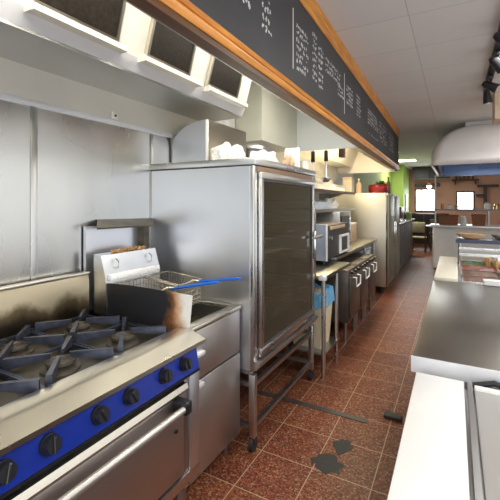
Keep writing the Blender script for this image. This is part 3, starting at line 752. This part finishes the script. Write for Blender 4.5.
crumple(.30, 5.35, 1.461, .16, .27, .10, 21, 'folded_cloth', 'bundle of white cloths on the lower wall shelf', 'cloth')
# hanging ladles
rl = MB(); rl.cyl((.36, 4.35, 2.25), (.78, 4.35, 2.25), .008).cyl((.37, 4.35, 2.25), (.37, 4.35, 2.79), .006).cyl((.77, 4.35, 2.25), (.77, 4.35, 2.79), .006)
solo(rl, 'utensil_rail', 'steel_dark', 'thin steel hanging rail in the lit far hood bay', 'rail')
def ladle(x, bowl, label):
    L_ = thing('ladle' if bowl else 'turner', label, 'ladle' if bowl else 'turner', (x, 4.35, 2.25), 0, 'utensils hanging in the far hood bay')
    MB().tube([(x, 4.35, 2.262), (x + .012, 4.35, 2.252), (x + .004, 4.35, 2.22), (x, 4.35, 2.15)], .004, 6).box(x - .024, x + .024, 4.342, 4.358, 2.035, 2.17, .006).build('handle', 'black', L_)
    MB().cyl((x, 4.35, 1.84 if bowl else 1.90), (x, 4.35, 2.04), .009, None, 8).build('shaft', 'chrome', L_)
    if bowl: MB().lathe([(.0, -.05), (.035, -.042), (.058, -.015), (.062, .008), (.056, .008), (.05, -.012), (.03, -.035), (0, -.042)], (x + .01, 4.29, 1.83), 20).build('bowl', 'chrome', L_)
    else: MB().box(x - .035, x + .035, 4.344, 4.356, 1.80, 1.92, .004).build('blade', 'chrome', L_)
ladle(.434, False, 'black handled steel turner hanging left of the ladle')
ladle(.597, True, 'black handled ladle with round steel bowl hanging in far bay')

# tall fridge cabinet and things on it
FR = thing('fridge', 'tall pale steel fridge standing at end of the far worktop', 'fridge', (.5, 7.3, 0))
MB().box(.05, .945, 6.60, 8.0, .12, 1.71, .006).build('body', 'fridge', FR)
MB().box(.945, .975, 6.62, 7.28, .16, 1.67, .006).build('door', 'fridge_door', FR)
MB().box(.945, .975, 7.32, 7.98, .16, 1.67, .006).build('door', 'fridge_door', FR)
MB().box(.975, 1.0, 7.20, 7.24, .8, 1.2, .006).build('door_handle', 'chrome', FR); MB().box(.975, 1.0, 7.36, 7.40, .8, 1.2, .006).build('door_handle', 'chrome', FR)
MB().box(.93, .95, 6.595, 6.61, .12, 1.71).build('corner_strip', 'chrome', FR)
for x in (.12, .84):
    for y in (6.68, 7.92): MB().cyl((x, y, 0), (x, y, .12), .03, None, 12).build('foot', 'black', FR)
pt = thing('cooking_pot', 'red enamel pot on top of the tall fridge', 'pot', (.80, 6.9, 1.71))
MB().lathe([(0, 1.711), (.13, 1.711), (.16, 1.75), (.165, 1.83), (.155, 1.85), (0, 1.85)], (.74, 6.95, 0)).build('pot_body', 'red', pt)
MB().lathe([(.165, 1.85), (.15, 1.865), (.04, 1.88), (0, 1.882)], (.74, 6.95, 0)).build('lid', 'red', pt)
MB().cyl((.74, 6.95, 1.88), (.74, 6.95, 1.905), .022).build('lid_knob', 'black', pt)
pl = thing('potted_plant', 'small leafy potted plant behind the red pot', 'plant', (.74, 7.3, 1.71))
MB().lathe([(0, 1.711), (.09, 1.711), (.12, 1.86), (.11, 1.86), (.10, 1.84), (0, 1.84)], (.74, 7.3, 0)).build('flower_pot', 'tan', pl)
lf = MB()
for k in range(36):
    a = rc.uniform(0, 2 * PI); e = rc.uniform(.2, 1.3); l = rc.uniform(.08, .17); d = Vector((math.cos(a) * math.cos(e), math.sin(a) * math.cos(e), math.sin(e)))
    p0 = Vector((.74, 7.3, 1.85)); p1 = p0 + d * l; s_ = d.cross(Vector((0, 0, 1))).normalized() * .025; up = Vector((0, 0, .01))
    v = [lf.bm.verts.new(p) for p in (p0, p0.lerp(p1, .55) + s_ + up, p1 + Vector((0, 0, -.02)), p0.lerp(p1, .55) - s_ + up)]
    lf.bm.faces.new(v)
lv = lf.build('leaves', 'leaf', pl)
def bottle(x, y, z, h, r, m, label, group=None, capm='black'):
    b = thing('bottle', label, 'bottle', (x, y, z), 0, group)
    MB().lathe([(0, z), (r, z), (r, z + h * .55), (r * .85, z + h * .65), (r * .35, z + h * .78), (r * .35, z + h * .95), (0, z + h * .95)], (x, y, 0), 16).build('glass_body', m, b)
    MB().cyl((x, y, z + h * .94), (x, y, z + h), r * .42, None, 12).build('cap', capm, b)
bottle(.88, 7.2, 1.711, .30, .04, 'trim_dark', 'dark brown bottle at front right on the tall fridge', None)
bottle(.45, 6.75, 1.711, .26, .05, 'tan', 'tan bottle left of the red pot on the fridge', None, 'white')
cb = thing('carton', 'tall pale carton standing at left on the fridge top', 'carton', (.3, 6.75, 1.711)); MB().box(.18, .34, 6.68, 6.88, 1.711, 2.0, .004).build('carton_body', 'cabinet_wood', cb); MB().box(.178, .342, 6.678, 6.882, 1.96, 2.003, .003).build('lid_flap', 'tan', cb)

# counter beyond the fridge with clutter
CT = thing('bar_counter', 'dark slatted bar counter along left side beyond the fridge', 'counter', (.5, 10, 0))
MB().box(.30, .84, 8.3, 12.0, 0, 1.04).build('body', 'counter_front', CT)
MB().box(.25, .90, 8.25, 12.1, 1.04, 1.08, .005).build('countertop', 'darkbrown', CT)
for k in range(9): MB().box(.84, .856, 8.34 + k * .405, 8.34 + k * .405 + .36, .12, 1.0, .004).build('door_panel', 'counter_front', CT)
cf = thing('coffee_machine', 'dark coffee machine on bar counter beside the green wall', 'coffee machine', (.5, 10, 1.08))
MB().box(.30, .80, 9.7, 10.4, 1.15, 1.45, .02).build('body', 'darkbrown', cf); MB().box(.30, .84, 9.7, 10.4, 1.08, 1.13, .006).build('drip_tray', 'chrome', cf)
MB().box(.32, .55, 9.75, 10.35, 1.13, 1.15).build('base', 'black', cf)
for y in (9.9, 10.2): MB().cyl((.76, y, 1.09 + .02), (.76, y, 1.15), .03).cyl((.76, y, 1.12), (.90, y, 1.12), .012).build('group_head', 'chrome', cf)
MB().lathe([(0, 1.45), (.09, 1.45), (.11, 1.56), (0, 1.56)], (.5, 9.85, 0)).build('bean_hopper', 'glass_dark', cf)
for k, (x, y, h, m, l) in enumerate(((.74, 8.5, .16, 'white', 'white jug on bar counter just past the fridge'), (.70, 8.8, .28, 'black', 'dark tall jar on bar counter past the white jug'), (.76, 9.2, .14, 'chrome', 'steel milk jug on bar counter before the coffee machine'), (.72, 10.8, .24, 'black', 'dark canister on bar counter behind the coffee machine'), (.80, 11.4, .20, 'green_cup', 'green canister at the far end of bar counter'))):
    j = thing('jar', l, 'jar', (x, y, 1.08)); MB().lathe([(0, 1.081), (.07, 1.081), (.085, 1.08 + h * .5), (.06, 1.08 + h * .9), (0, 1.08 + h * .9)], (x, y, 0), 18).build('jar_body', m, j)
    MB().lathe([(.062, 1.08 + h * .9), (.062, 1.08 + h), (0, 1.085 + h)], (x, y, 0), 18).build('lid', 'cream' if k == 0 else 'steel_dark', j)
pc = thing('picture', 'orange framed picture on the green column', 'picture', (.38, 14.8, 1.5)); MB().box(.371, .39, 14.5, 15.15, 1.25, 1.85).build('picture_frame', 'trim_dark', pc); MB().box(.39, .394, 14.54, 15.11, 1.29, 1.81).build('canvas', 'orange', pc)

# dining end
def chair(x, y, rz, label, m='darkbrown', sm='darkbrown'):
    c = thing('dining_chair', label, 'chair', (x, y, 0), rz, 'dining chairs at the far end')
    c['local'] = 1
    MB().box(-.21, .21, -.21, .21, .44, .48, .015).build('seat', sm, c); MB().box(-.19, .19, .18, .215, .62, .95, .02).build('backrest', sm, c)
    for sx in (-1, 1):
        MB().box(sx * .19 - .018, sx * .19 + .018, .17, .21, 0, .92).build('leg', m, c); MB().box(sx * .19 - .018, sx * .19 + .018, -.20, -.165, 0, .44).build('leg', m, c)
    return c
chair(.95, 12.9, PI, 'dark chair with cream seat and back, at the end of aisle', 'darkbrown', 'chair_cream')
chair(1.45, 13.4, PI, 'dark wooden chair standing right of the cream one', 'darkbrown', 'darkbrown')
chair(1.35, 14.7, 0, 'dark wooden chair beneath the far window', 'darkbrown', 'darkbrown')
tbw = thing('dining_table', 'dark dining table in front of the far left window', 'table', (1.0, 13.9, 0))
MB().box(.5, 1.6, 13.65, 14.4, .74, .78, .006).build('tabletop', 'darkbrown', tbw)
for x in (.56, 1.54):
    for y in (13.7, 14.35): MB().box(x - .025, x + .025, y - .025, y + .025, 0, .74).build('leg', 'darkbrown', tbw)
sb = thing('sideboard', 'low dark sideboard under the far windows', 'sideboard', (1.0, 15.7, 0))
MB().box(.5, 1.75, 15.5, 15.92, 0, 1.15, .01).build('body', 'darkbrown', sb)
for k in range(3): MB().box(.52 + k * .41, .90 + k * .41, 15.48, 15.5, .12, 1.1).build('door', 'black', sb)
pd = thing('pendant_lamp', 'small lit pendant lamp hanging before the far window', 'pendant lamp', (1.15, 14.9, 2.88))
MB().cyl((1.13, 14.9, 2.25), (1.13, 14.9, 2.88), .008, None, 8).build('cord', 'black', pd); MB().lathe([(.03, 2.27), (.10, 2.17), (.11, 2.15), (.10, 2.15), (.025, 2.26)], (1.13, 14.9, 0)).build('lamp_shade', 'salmon', pd)
q = MB(); q.lathe([(0, 2.06), (.06, 2.08), (.08, 2.13), (.06, 2.18), (0, 2.2)], (1.13, 14.9, 0)); q.build('bulb', 'lamp_glow', pd)

# ceiling lights
dl = thing('downlight', 'small round lit downlight in the ceiling past the menu board', 'downlight', (.62, 10.45, ZC)); MB().lathe([(.05, ZC - .006), (.075, ZC - .006), (.075, ZC), (.05, ZC)], (.62, 10.45, 0)).build('bezel', 'white', dl); MB().cyl((.62, 10.45, ZC - .004), (.62, 10.45, ZC), .05, None, 20).build('lens', 'lamp_glow', dl)
dl = thing('ceiling_panel_light', 'square lit panel light in ceiling before the green column', 'ceiling light', (.64, 12.5, ZC)); MB().box(.36, .92, 12.2, 12.8, ZC - .02, ZC, .004).build('frame', 'white', dl); MB().box(.40, .88, 12.24, 12.76, ZC - .026, ZC - .02).build('diffuser', 'lamp_glow', dl)

# track lights on the right
tk_ = thing('lighting_track', 'black ceiling lighting track at upper right', 'lighting track', (2.27, 4, ZC)); MB().box(2.24, 2.30, 1.0, 5.2, ZC - .035, ZC - .0).build('track_rail', 'black', tk_); MB().box(2.245, 2.295, 5.18, 5.24, ZC - .04, ZC).build('end_cap', 'black', tk_)
def spot(y, dirv, label):
    s_ = thing('track_spotlight', label, 'spotlight', (2.27, y, ZC - .035), 0, 'spotlights on the lighting track')
    MB().box(2.252, 2.288, y - .05, y + .05, ZC - .075, ZC - .036, .004).build('adapter', 'black', s_)
    MB().cyl((2.27, y, ZC - .12), (2.27, y, ZC - .07), .009, None, 10).build('stem', 'black', s_)
    c = Vector((2.27, y, ZC - .14)); d = Vector(dirv).normalized()
    h = MB(); h.cyl(c - d * .055, c + d * .07, .034, .048, 20).cyl(c - d * .08, c - d * .05, .022, .034, 20)
    hd_ = h.build('lamp_head', 'black', s_); MB().cyl(c + d * .066, c + d * .072, .04, None, 18).build('lens', 'chrome', hd_)
spot(5.0, (.1, .1, -1), 'farthest black spotlight on the track, pointing straight down')
spot(4.55, (.8, -.1, -.5), 'black spotlight tilted sideways, second from the track end')
spot(3.85, (.6, .3, -.7), 'black spotlight angled out at the right edge, third from the track end')
spot(3.3, (.7, -.2, -.6), 'black spotlight nearest the camera at the right picture edge')

# ------------------------------------------------------------------ right hand benches
NB = thing('sandwich_counter', 'near stainless sandwich counter at lower right, white board along its edge', 'counter', (2.2, 1.0, 0))
MB().box(1.86, 2.70, .10, 1.62, .10, .815, .004).build('body', 'steel_dark', NB)
MB().box(1.83, 2.72, .08, 1.645, .815, .83, .003).build('deck', 'steel', NB)
MB().box(1.99, 2.006, .08, 1.635, .83, .868).build('divider_rail', 'steel_dark', NB)
lid = MB().box(2.012, 2.72, .08, 1.60, .83, .852, .004).build('lid', 'lid_steel', NB); MB().box(2.012, 2.72, 1.60, 1.625, .83, .862, .005).build('lid_edge', 'white', lid)
for x in (1.92, 2.62):
    for y in (.2, 1.5): MB().cyl((x, y, 0), (x, y, .10), .03, None, 12).build('foot', 'black', NB)
solo(MB().box(1.813, 1.980, .06, 1.637, .832, .862, .004), 'cutting_board', 'white', 'long white cutting board along aisle edge of the near counter', 'cutting board')
PB = thing('prep_bench', 'large stainless prep bench with clear top in front of the sandwich counter', 'bench', (2.3, 2.6, 0))
MB().box(1.79, 2.75, 1.702, 3.455, .845, .90, .006).build('benchtop', 'bench', PB)
MB().box(1.788, 2.75, 1.694, 1.704, .835, .899).build('front_lip', 'lip', PB)
MB().box(1.90, 2.68, 1.80, 3.36, .28, .30).build('undershelf', 'steel_dark', PB)
for x in (1.92, 2.66):
    for y in (1.82, 3.34): MB().cyl((x, y, .0), (x, y, .845), .02).build('leg', 'steel', PB)
cbw = MB(); cbw.tube([(2.0, 1.66, .84), (2.08, 1.675, .86), (2.16, 1.655, .845), (2.25, 1.67, .865), (2.4, 1.66, .85)], .011, 8)
solo(cbw, 'power_cable', 'rubber', 'black cable lying in the gap between counter and prep bench', 'cable')

PF = thing('prep_fridge', 'chilled prep counter with food pans past the prep bench', 'prep fridge', (2.3, 4.2, 0))
MB().box(1.80, 2.75, 3.47, 4.86, .10, .80, .004).build('body', 'steel', PF)
rm = MB(); rm.box(1.80, 1.985, 3.465, 4.86, .80, .885).box(1.985, 2.75, 3.465, 3.50, .80, .905, .004).box(1.985, 2.75, 4.80, 4.86, .80, .90, .004).box(2.66, 2.75, 3.5, 4.8, .80, .90)
rm.box(1.975, 1.995, 3.5, 4.8, .8, .9); rm.build('top_frame', 'steel', PF)
for x in (1.86, 2.68):
    for y in (3.55, 4.78): MB().cyl((x, y, 0), (x, y, .10), .03, None, 12).build('foot', 'black', PF)
cb = MB(); cb.box(1.795, 1.972, 3.468, 4.85, .886, .925, .008); solo(cb, 'cutting_board', 'board_cream', 'cream cutting board on aisle edge of the chilled prep counter', 'cutting board')
def gn_pan(x0, x1, y0, y1, food, label):
    g = thing('food_pan', label, 'food pan', ((x0 + x1) / 2, (y0 + y1) / 2, .8), 0, 'food pans in the prep counter')
    z0, z1, w = .802, .898, .006
    MB().box(x0, x1, y0, y1, z0, z0 + .006).box(x0, x0 + w, y0, y1, z0, z1).box(x1 - w, x1, y0, y1, z0, z1).box(x0, x1, y0, y0 + w, z0, z1).box(x0, x1, y1 - w, y1, z0, z1).build('pan', 'chrome', g)
    mb = MB(); qq = bmesh.ops.create_grid(mb.bm, x_segments=14, y_segments=14, size=1)
    for v in qq['verts']:
        x, y = v.co.x, v.co.y
        v.co = Vector(((x0 + x1) / 2 + x * ((x1 - x0) / 2 - w), (y0 + y1) / 2 + y * ((y1 - y0) / 2 - w), .855 + .02 * mathutils.noise.noise(Vector((x * 3 + x0 * 9, y * 3 + y0 * 7, 1))) - .01 * (x * x + y * y)))
    f = mb.build('food', food, g); f['kind'] = 'stuff'
ys = [(3.51, 3.82), (3.83, 4.14), (4.15, 4.46), (4.47, 4.78)]
foods = [('food_brown', 'food_brown', 'food_red', 'food_green'), ('food_brown', 'food_red', 'food_brown', 'food_brown')]
words = {'food_brown': 'brown filling', 'food_red': 'chopped red vegetables', 'food_green': 'green leaves'}
rown = ['first', 'second', 'third', 'fourth']
for j, (a, b_) in enumerate(((2.0, 2.32), (2.33, 2.655))):
    for i, (y0, y1) in enumerate(ys):
        gn_pan(a, b_, y0, y1, foods[j][i], 'steel pan of %s, %s from the prep bench on the %s side' % (words[foods[j][i]], rown[i], 'board' if j == 0 else 'far'))
wsb = thing('plastic_box', 'small white plastic box at corner of the chilled prep counter', 'box', (2.21, 3.45, .9))
MB().box(2.145, 2.30, 3.40, 3.475, .902, .935, .006).build('box_body', 'white', wsb); MB().box(2.142, 2.303, 3.397, 3.478, .932, .942, .003).build('lid', 'white', wsb)
GS = thing('glass_canopy', 'glass canopy with steel edges over the far food pans', 'glass canopy', (2.3, 4.5, .9))
MB().box(1.99, 2.7, 4.25, 4.78, 1.03, 1.04).build('glass_top', 'glass', GS)
MB().box(1.985, 2.70, 4.243, 4.257, 1.022, 1.046).build('front_edge', 'chrome', GS); MB().box(1.985, 2.7, 4.775, 4.79, 1.022, 1.046).build('rear_edge', 'chrome', GS)
MB().box(1.985, 2.70, 4.46, 4.474, .985, 1.0).build('rail', 'steel_warm', GS)
for x in (1.995, 2.69):
    for y in (4.25, 4.78): MB().cyl((x, y, .90), (x, y, 1.03), .008, None, 10).build('post', 'chrome', GS)
OS = thing('gantry_shelf', 'raised dark edged shelf at the end of the chilled counter', 'shelf', (2.3, 5.1, 0))
MB().box(1.96, 3.3, 4.95, 5.35, 1.085, 1.115, .004).build('shelf_board', 'steel', OS); MB().box(1.955, 3.3, 4.943, 4.952, 1.078, 1.118).build('dark_edge', 'navy', OS)
for x in (2.0, 3.25):
    for y in (4.99, 5.31): MB().cyl((x, y, 0), (x, y, 1.085), .018).build('leg', 'steel', OS)
MB().box(1.98, 3.28, 4.97, 5.33, .3, .32).build('lower_shelf', 'steel_dark', OS)
for (x, y, r, h, m, l) in ((2.12, 5.14, .16, .06, 'tan', 'wide tan bowl on the raised shelf'), (2.42, 5.20, .10, .05, 'steel_dark', 'shallow steel bowl right of the wide tan bowl'), ):
    bw = thing('bowl', l, 'bowl', (x, y, 1.115)); MB().lathe([(0, 1.116), (r * .45, 1.116), (r * .85, 1.116 + h * .5), (r, 1.116 + h), (r * .95, 1.116 + h), (r * .8, 1.116 + h * .55), (0, 1.125)], (x, y, 0), 24).build('bowl_body', m, bw)
    MB().lathe([(r * .95, 1.116 + h), (r * 1.01, 1.118 + h), (r * 1.01, 1.122 + h), (r * .95, 1.122 + h)], (x, y, 0), 24).build('rim', m, bw)
jar_i = 0
for (x, y, z, h, r, m, l) in ((2.24, 4.52, .90, .11, .035, 'brass', 'brass lidded jar under the glass canopy, nearer the aisle'), (2.31, 4.40, .90, .10, .035, 'brass', 'brass lidded jar under the glass canopy, nearer the camera')):
    j = thing('spice_jar', l, 'jar', (x, y, z)); MB().lathe([(0, z), (r, z), (r, z + h * .75), (0, z + h * .75)], (x, y, 0), 16).build('jar_body', m, j); MB().lathe([(r * 1.05, z + h * .75), (r * 1.05, z + h), (0, z + h)], (x, y, 0), 16).build('lid', 'chrome', j)
gc = thing('cup', 'green plastic cup on the raised shelf at right edge', 'cup', (2.60, 5.05, 1.115)); MB().lathe([(0, 1.116), (.05, 1.116), (.065, 1.25), (.06, 1.25), (.047, 1.125), (0, 1.125)], (2.60, 5.05, 0), 20).build('cup_body', 'green_cup', gc); MB().lathe([(.06, 1.25), (.068, 1.25), (.068, 1.256), (.06, 1.256)], (2.60, 5.05, 0), 20).build('rim', 'green_cup', gc)
bottle(2.50, 5.03, 1.116, .24, .035, 'tan', 'orange brown sauce bottle on the raised shelf beside the green cup', None, 'orange')

# serving counter with shelf under the dome hood
SC = thing('serving_counter', 'pale fronted serving counter below the dome hood', 'counter', (2.8, 10.1, 0))
MB().box(1.50, 4.2, 9.80, 10.5, .02, .97).build('front_panel', 'white', SC); MB().box(1.42, 4.25, 9.72, 10.55, .97, 1.02, .006).build('countertop', 'lip', SC)
MB().box(1.485, 1.52, 9.785, 9.82, 0, .97).build('corner_post', 'steel_warm', SC)
up = thing('serving_shelf', 'steel framed serving shelf standing on the pale fronted counter', 'shelf', (2.8, 10.2, 1.02))
MB().box(1.52, 4.1, 9.95, 10.35, 1.36, 1.395, .004).build('shelf_board', 'blue_grey', up)
for x in (1.535, 2.62, 4.0): MB().cyl((x, 10.0, 1.02), (x, 10.0, 2.20 if x < 2 else 1.36), .018, None, 12).build('post', 'lip', up)
for x in (2.62, 4.0): MB().cyl((x, 10.3, 1.02), (x, 10.3, 1.36), .018, None, 12).build('post', 'steel', up)
def wicker(x0, x1, y, z0, z1, label):
    w = thing('wicker_basket', label, 'basket', ((x0 + x1) / 2, y, z0), 0, 'wicker baskets on the serving counter')
    b = MB(); b.hexa([(x0 + .02, y - .13, z0), (x1 - .02, y - .13, z0), (x1 - .02, y + .13, z0), (x0 + .02, y + .13, z0), (x0, y - .15, z1), (x1, y - .15, z1), (x1, y + .15, z1), (x0, y + .15, z1)])
    b.build('basket_body', 'basket', w); MB().tube([(x0, y - .15, z1), (x1, y - .15, z1), (x1, y + .15, z1), (x0, y + .15, z1)], .015, 8, True).build('rim', 'basket', w)
wicker(1.60, 2.02, 10.1, 1.021, 1.24, 'brown wicker basket on serving counter nearest the aisle post')
wicker(2.28, 2.56, 10.1, 1.021, 1.26, 'dark wicker basket on serving counter, right of the white jug')
jg = thing('jug', 'white rounded jug between the two wicker baskets', 'jug', (2.13, 10.1, 1.02)); MB().lathe([(0, 1.021), (.06, 1.021), (.085, 1.08), (.07, 1.17), (.055, 1.23), (0, 1.23)], (2.12, 10.05, 0), 20).build('jug_body', 'white', jg)
MB().tube([(2.12, 9.99, 1.2), (2.12, 9.93, 1.17), (2.12, 9.94, 1.1), (2.12, 9.975, 1.07)], .01, 8).build('handle', 'white', jg)
for (x, h, r, m, l) in ((1.68, .13, .035, 'trim', 'amber jar on the serving shelf nearest the post'), (1.84, .11, .045, 'white', 'white pot on the serving shelf second from the post'), (1.97, .12, .04, 'tan', 'tan pot on the serving shelf third from the post'), (2.60, .16, .06, 'white', 'white pot toward the right of the serving shelf'), (2.78, .13, .06, 'brass', 'brass coloured pot at right edge on the serving shelf')):
    j = thing('pot', l, 'pot', (x, 10.15, 1.395)); MB().lathe([(0, 1.396), (r, 1.396), (r * 1.1, 1.396 + h * .6), (r * .8, 1.396 + h * .85), (0, 1.396 + h * .85)], (x, 10.15, 0), 16).build('pot_body', m, j); MB().lathe([(r * .82, 1.396 + h * .85), (r * .82, 1.396 + h), (0, 1.4 + h)], (x, 10.15, 0), 16).build('lid', 'steel_dark', j)
sg = thing('wall_shelf', 'dark wooden shelf hung high on the salmon end wall', 'shelf', (2.2, 15.9, 2.3)); MB().box(1.85, 2.7, 15.75, 16, 2.36, 2.42).build('board', 'darkbrown', sg)
for x in (1.95, 2.6): MB().box(x - .02, x + .02, 15.8, 16, 2.22, 2.36).build('bracket', 'darkbrown', sg)
for k in range(5): bottle(2.0 + k * .13, 15.86, 2.421, .2 + .03 * (k % 2), .035, 'trim_dark', 'dark bottle on the high shelf of the salmon wall, %s from its left end' % ['first', 'second', 'third', 'fourth', 'fifth'][k], 'bottles on the high wall shelf')
hc = thing('coat_rack', 'dark wooden bracket rack right of the far right window', 'rack', (2.9, 15.9, 1.6)); MB().box(2.86, 2.96, 15.85, 15.999, 1.3, 2.2).build('upright', 'darkbrown', hc); MB().box(2.66, 3.3, 15.8, 15.999, 2.12, 2.2).build('top_bar', 'darkbrown', hc); MB().box(2.62, 2.9, 15.82, 15.98, 1.78, 1.86).build('arm', 'black', hc)
# dome hood
DH = thing('dome_hood', 'large rounded pale steel dome hood over the serving area', 'hood', (2.8, 8.2, 2.15))
dm = MB(); rings = []
X0, X1, Y0, Y1, ZB = 1.60, 4.3, 6.75, 9.75, 2.15
for k in range(15):
    a = PI / 2 * k / 14
    ix = .62 * (1 - math.cos(a)); iy = .32 * (1 - math.cos(a)); z = ZB + .10 + .56 * math.sin(a)
    x0, x1, y0, y1 = X0 + ix, X1 - ix, Y0 + iy, Y1 - iy
    r_ = .16; pts = []
    for (cx, cy, a0) in ((x1 - r_, y1 - r_, 0), (x0 + r_, y1 - r_, 90), (x0 + r_, y0 + r_, 180), (x1 - r_, y0 + r_, 270)):
        for j in range(5):
            t_ = math.radians(a0 + j * 22.5); pts.append((cx + r_ * math.cos(t_), cy + r_ * math.sin(t_), z))
    rings.append([dm.bm.verts.new(p) for p in pts])
base = [dm.bm.verts.new((v.co.x, v.co.y, ZB)) for v in rings[0]]
rings.insert(0, base); n = len(base)
# inner skin
for A, B_ in zip(rings, rings[1:]):
    for k in range(n): dm.bm.faces.new((A[k], A[(k + 1) % n], B_[(k + 1) % n], B_[k]))
dm.bm.faces.new(rings[-1])
dome = dm.build('dome', 'dome_paint', DH)
so = dome.modifiers.new('thickness', 'SOLIDIFY'); so.thickness = .02; so.offset = -1
MB().box(X0 + .12, X1 - .12, Y0 + .25, Y1 - .2, ZB + .22, ZB + .24).box(X0 + .12, X1 - .12, Y1 - .24, Y1 - .22, ZB, ZB + .22).box(X0 + .10, X0 + .12, Y0 + .25, Y1 - .22, ZB, ZB + .24).build('inner_shade_liner', 'blueglaze', DH)  # baffle plus added dark blue panels that imitate the hood's unlit inside
MB().box(X0 + .50, 3.6, Y0 + .40, Y0 + 1.6, 2.77, ZC).build('duct', 'dome_paint', DH)

# ------------------------------------------------------------------ floor marks
def blotch(cx, cy, rx, ry, seed, label):
    mb = MB(); n = 40; c = mb.bm.verts.new((cx, cy, .002)); ring = []
    for k in range(n):
        a = 2 * PI * k / n; r_ = 1 + .45 * mathutils.noise.noise(Vector((math.cos(a) * 1.9 + seed, math.sin(a) * 1.6, seed)))
        ring.append(mb.bm.verts.new((cx + rx * r_ * math.cos(a), cy + ry * r_ * math.sin(a), .002)))
    for k in range(n): mb.bm.faces.new((c, ring[k], ring[(k + 1) % n]))
    return solo(mb, 'floor_stain', 'stain', label, 'stain', 'dark stains on the floor tiles')
blotch(1.285, 2.16, .095, .085, 2, 'larger dark stain on the terrazzo floor in the aisle')
blotch(1.325, 2.345, .06, .068, 5, 'smaller dark stain on terrazzo floor beyond the larger one')
solo(MB().box(.55, 1.405, 2.675, 2.725, 0, .004), 'floor_strip', 'strip', 'dark strip across floor tiles from under the tall oven', 'strip')
wdg = MB(); wdg.box(1.50, 1.62, 2.80, 2.87, 0, .025, .008)
solo(wdg, 'door_wedge', 'rubber', 'black rubber wedge on the floor beside the prep bench', 'wedge')

# ------------------------------------------------------------------ light
def area(name, loc, size, energy, color, rot=(0, 0, 0), spread=None):
    l = bpy.data.lights.new(name, 'AREA'); l.shape = 'RECTANGLE'; l.size, l.size_y = size; l.energy = energy; l.color = color
    if spread: l.spread = spread
    o = bpy.data.objects.new(name, l); COL.objects.link(o); o.location = loc; o.rotation_euler = rot; return o
WARM = (1, .84, .58); NEUT = (1, .97, .92); DAY = (.86, .93, 1)
area('hood_tube_light', (.95, .6, 2.70), (.1, 1.6), 14, (1, .95, .82), (0, math.radians(25), 0))
area('hood_tube_light', (.85, 2.6, 2.76), (.1, 1.8), 16, (1, .96, .85))
area('far_hood_tube_light', (.62, 5.4, 2.70), (.12, 1.3), 36, WARM)
area('ceiling_panel_light', (.64, 12.5, 2.84), (.5, .5), 42, NEUT)
area('ceiling_fill_light', (2.9, 3.4, 2.84), (1.2, 1.2), 34, NEUT)  # three added ceiling fills out of view, no fixtures behind them
area('ceiling_fill_light', (2.9, .6, 2.84), (1.2, 1.2), 34, NEUT)
area('ceiling_fill_light', (3.6, 6.0, 2.84), (1.0, 1.0), 26, NEUT)
area('dome_fill_light', (2.7, 8.3, 2.30), (1.2, 1.2), 7, NEUT)  # added fill to brighten the serving counter; the hood has no lit lamp
area('far_window_daylight', (.93, 15.9, 1.65), (.7, .8), 10, DAY, (math.radians(-90), 0, 0))
area('far_window_daylight', (2.28, 15.9, 1.62), (.6, .7), 10, DAY, (math.radians(-90), 0, 0))
area('side_fill_light', (4.45, 2.5, 1.5), (2.2, 5), 30, DAY, (0, math.radians(90), 0))  # added fill for assumed daylight; the right wall has no opening
area('rear_fill_light', (2.6, -1.55, 1.5), (3.4, 2.2), 36, (.95, .97, 1), (math.radians(90), 0, 0))  # added fill behind the camera for assumed daylight, no window there
w = bpy.data.worlds.new('world'); S.world = w; w.use_nodes = True
w.node_tree.nodes['Background'].inputs['Color'].default_value = (.9, .95, 1, 1); w.node_tree.nodes['Background'].inputs['Strength'].default_value = .6

# ------------------------------------------------------------------ camera
cd = bpy.data.cameras.new('camera'); cam = bpy.data.objects.new('camera', cd); COL.objects.link(cam)
cam.location = (1.95, 0, 1.54); cam.rotation_euler = (PI / 2, 0, math.radians(28.8))
cd.sensor_fit = 'HORIZONTAL'; cd.sensor_width = 36; cd.lens = 373 / 500 * 36; cd.shift_y = -47 / 500; cd.clip_start = .02
S.camera = cam
S.view_settings.view_transform = 'Standard'; S.view_settings.look = 'None'; S.view_settings.gamma = 1; S.view_settings.use_curve_mapping = False
S.view_settings.exposure = .35
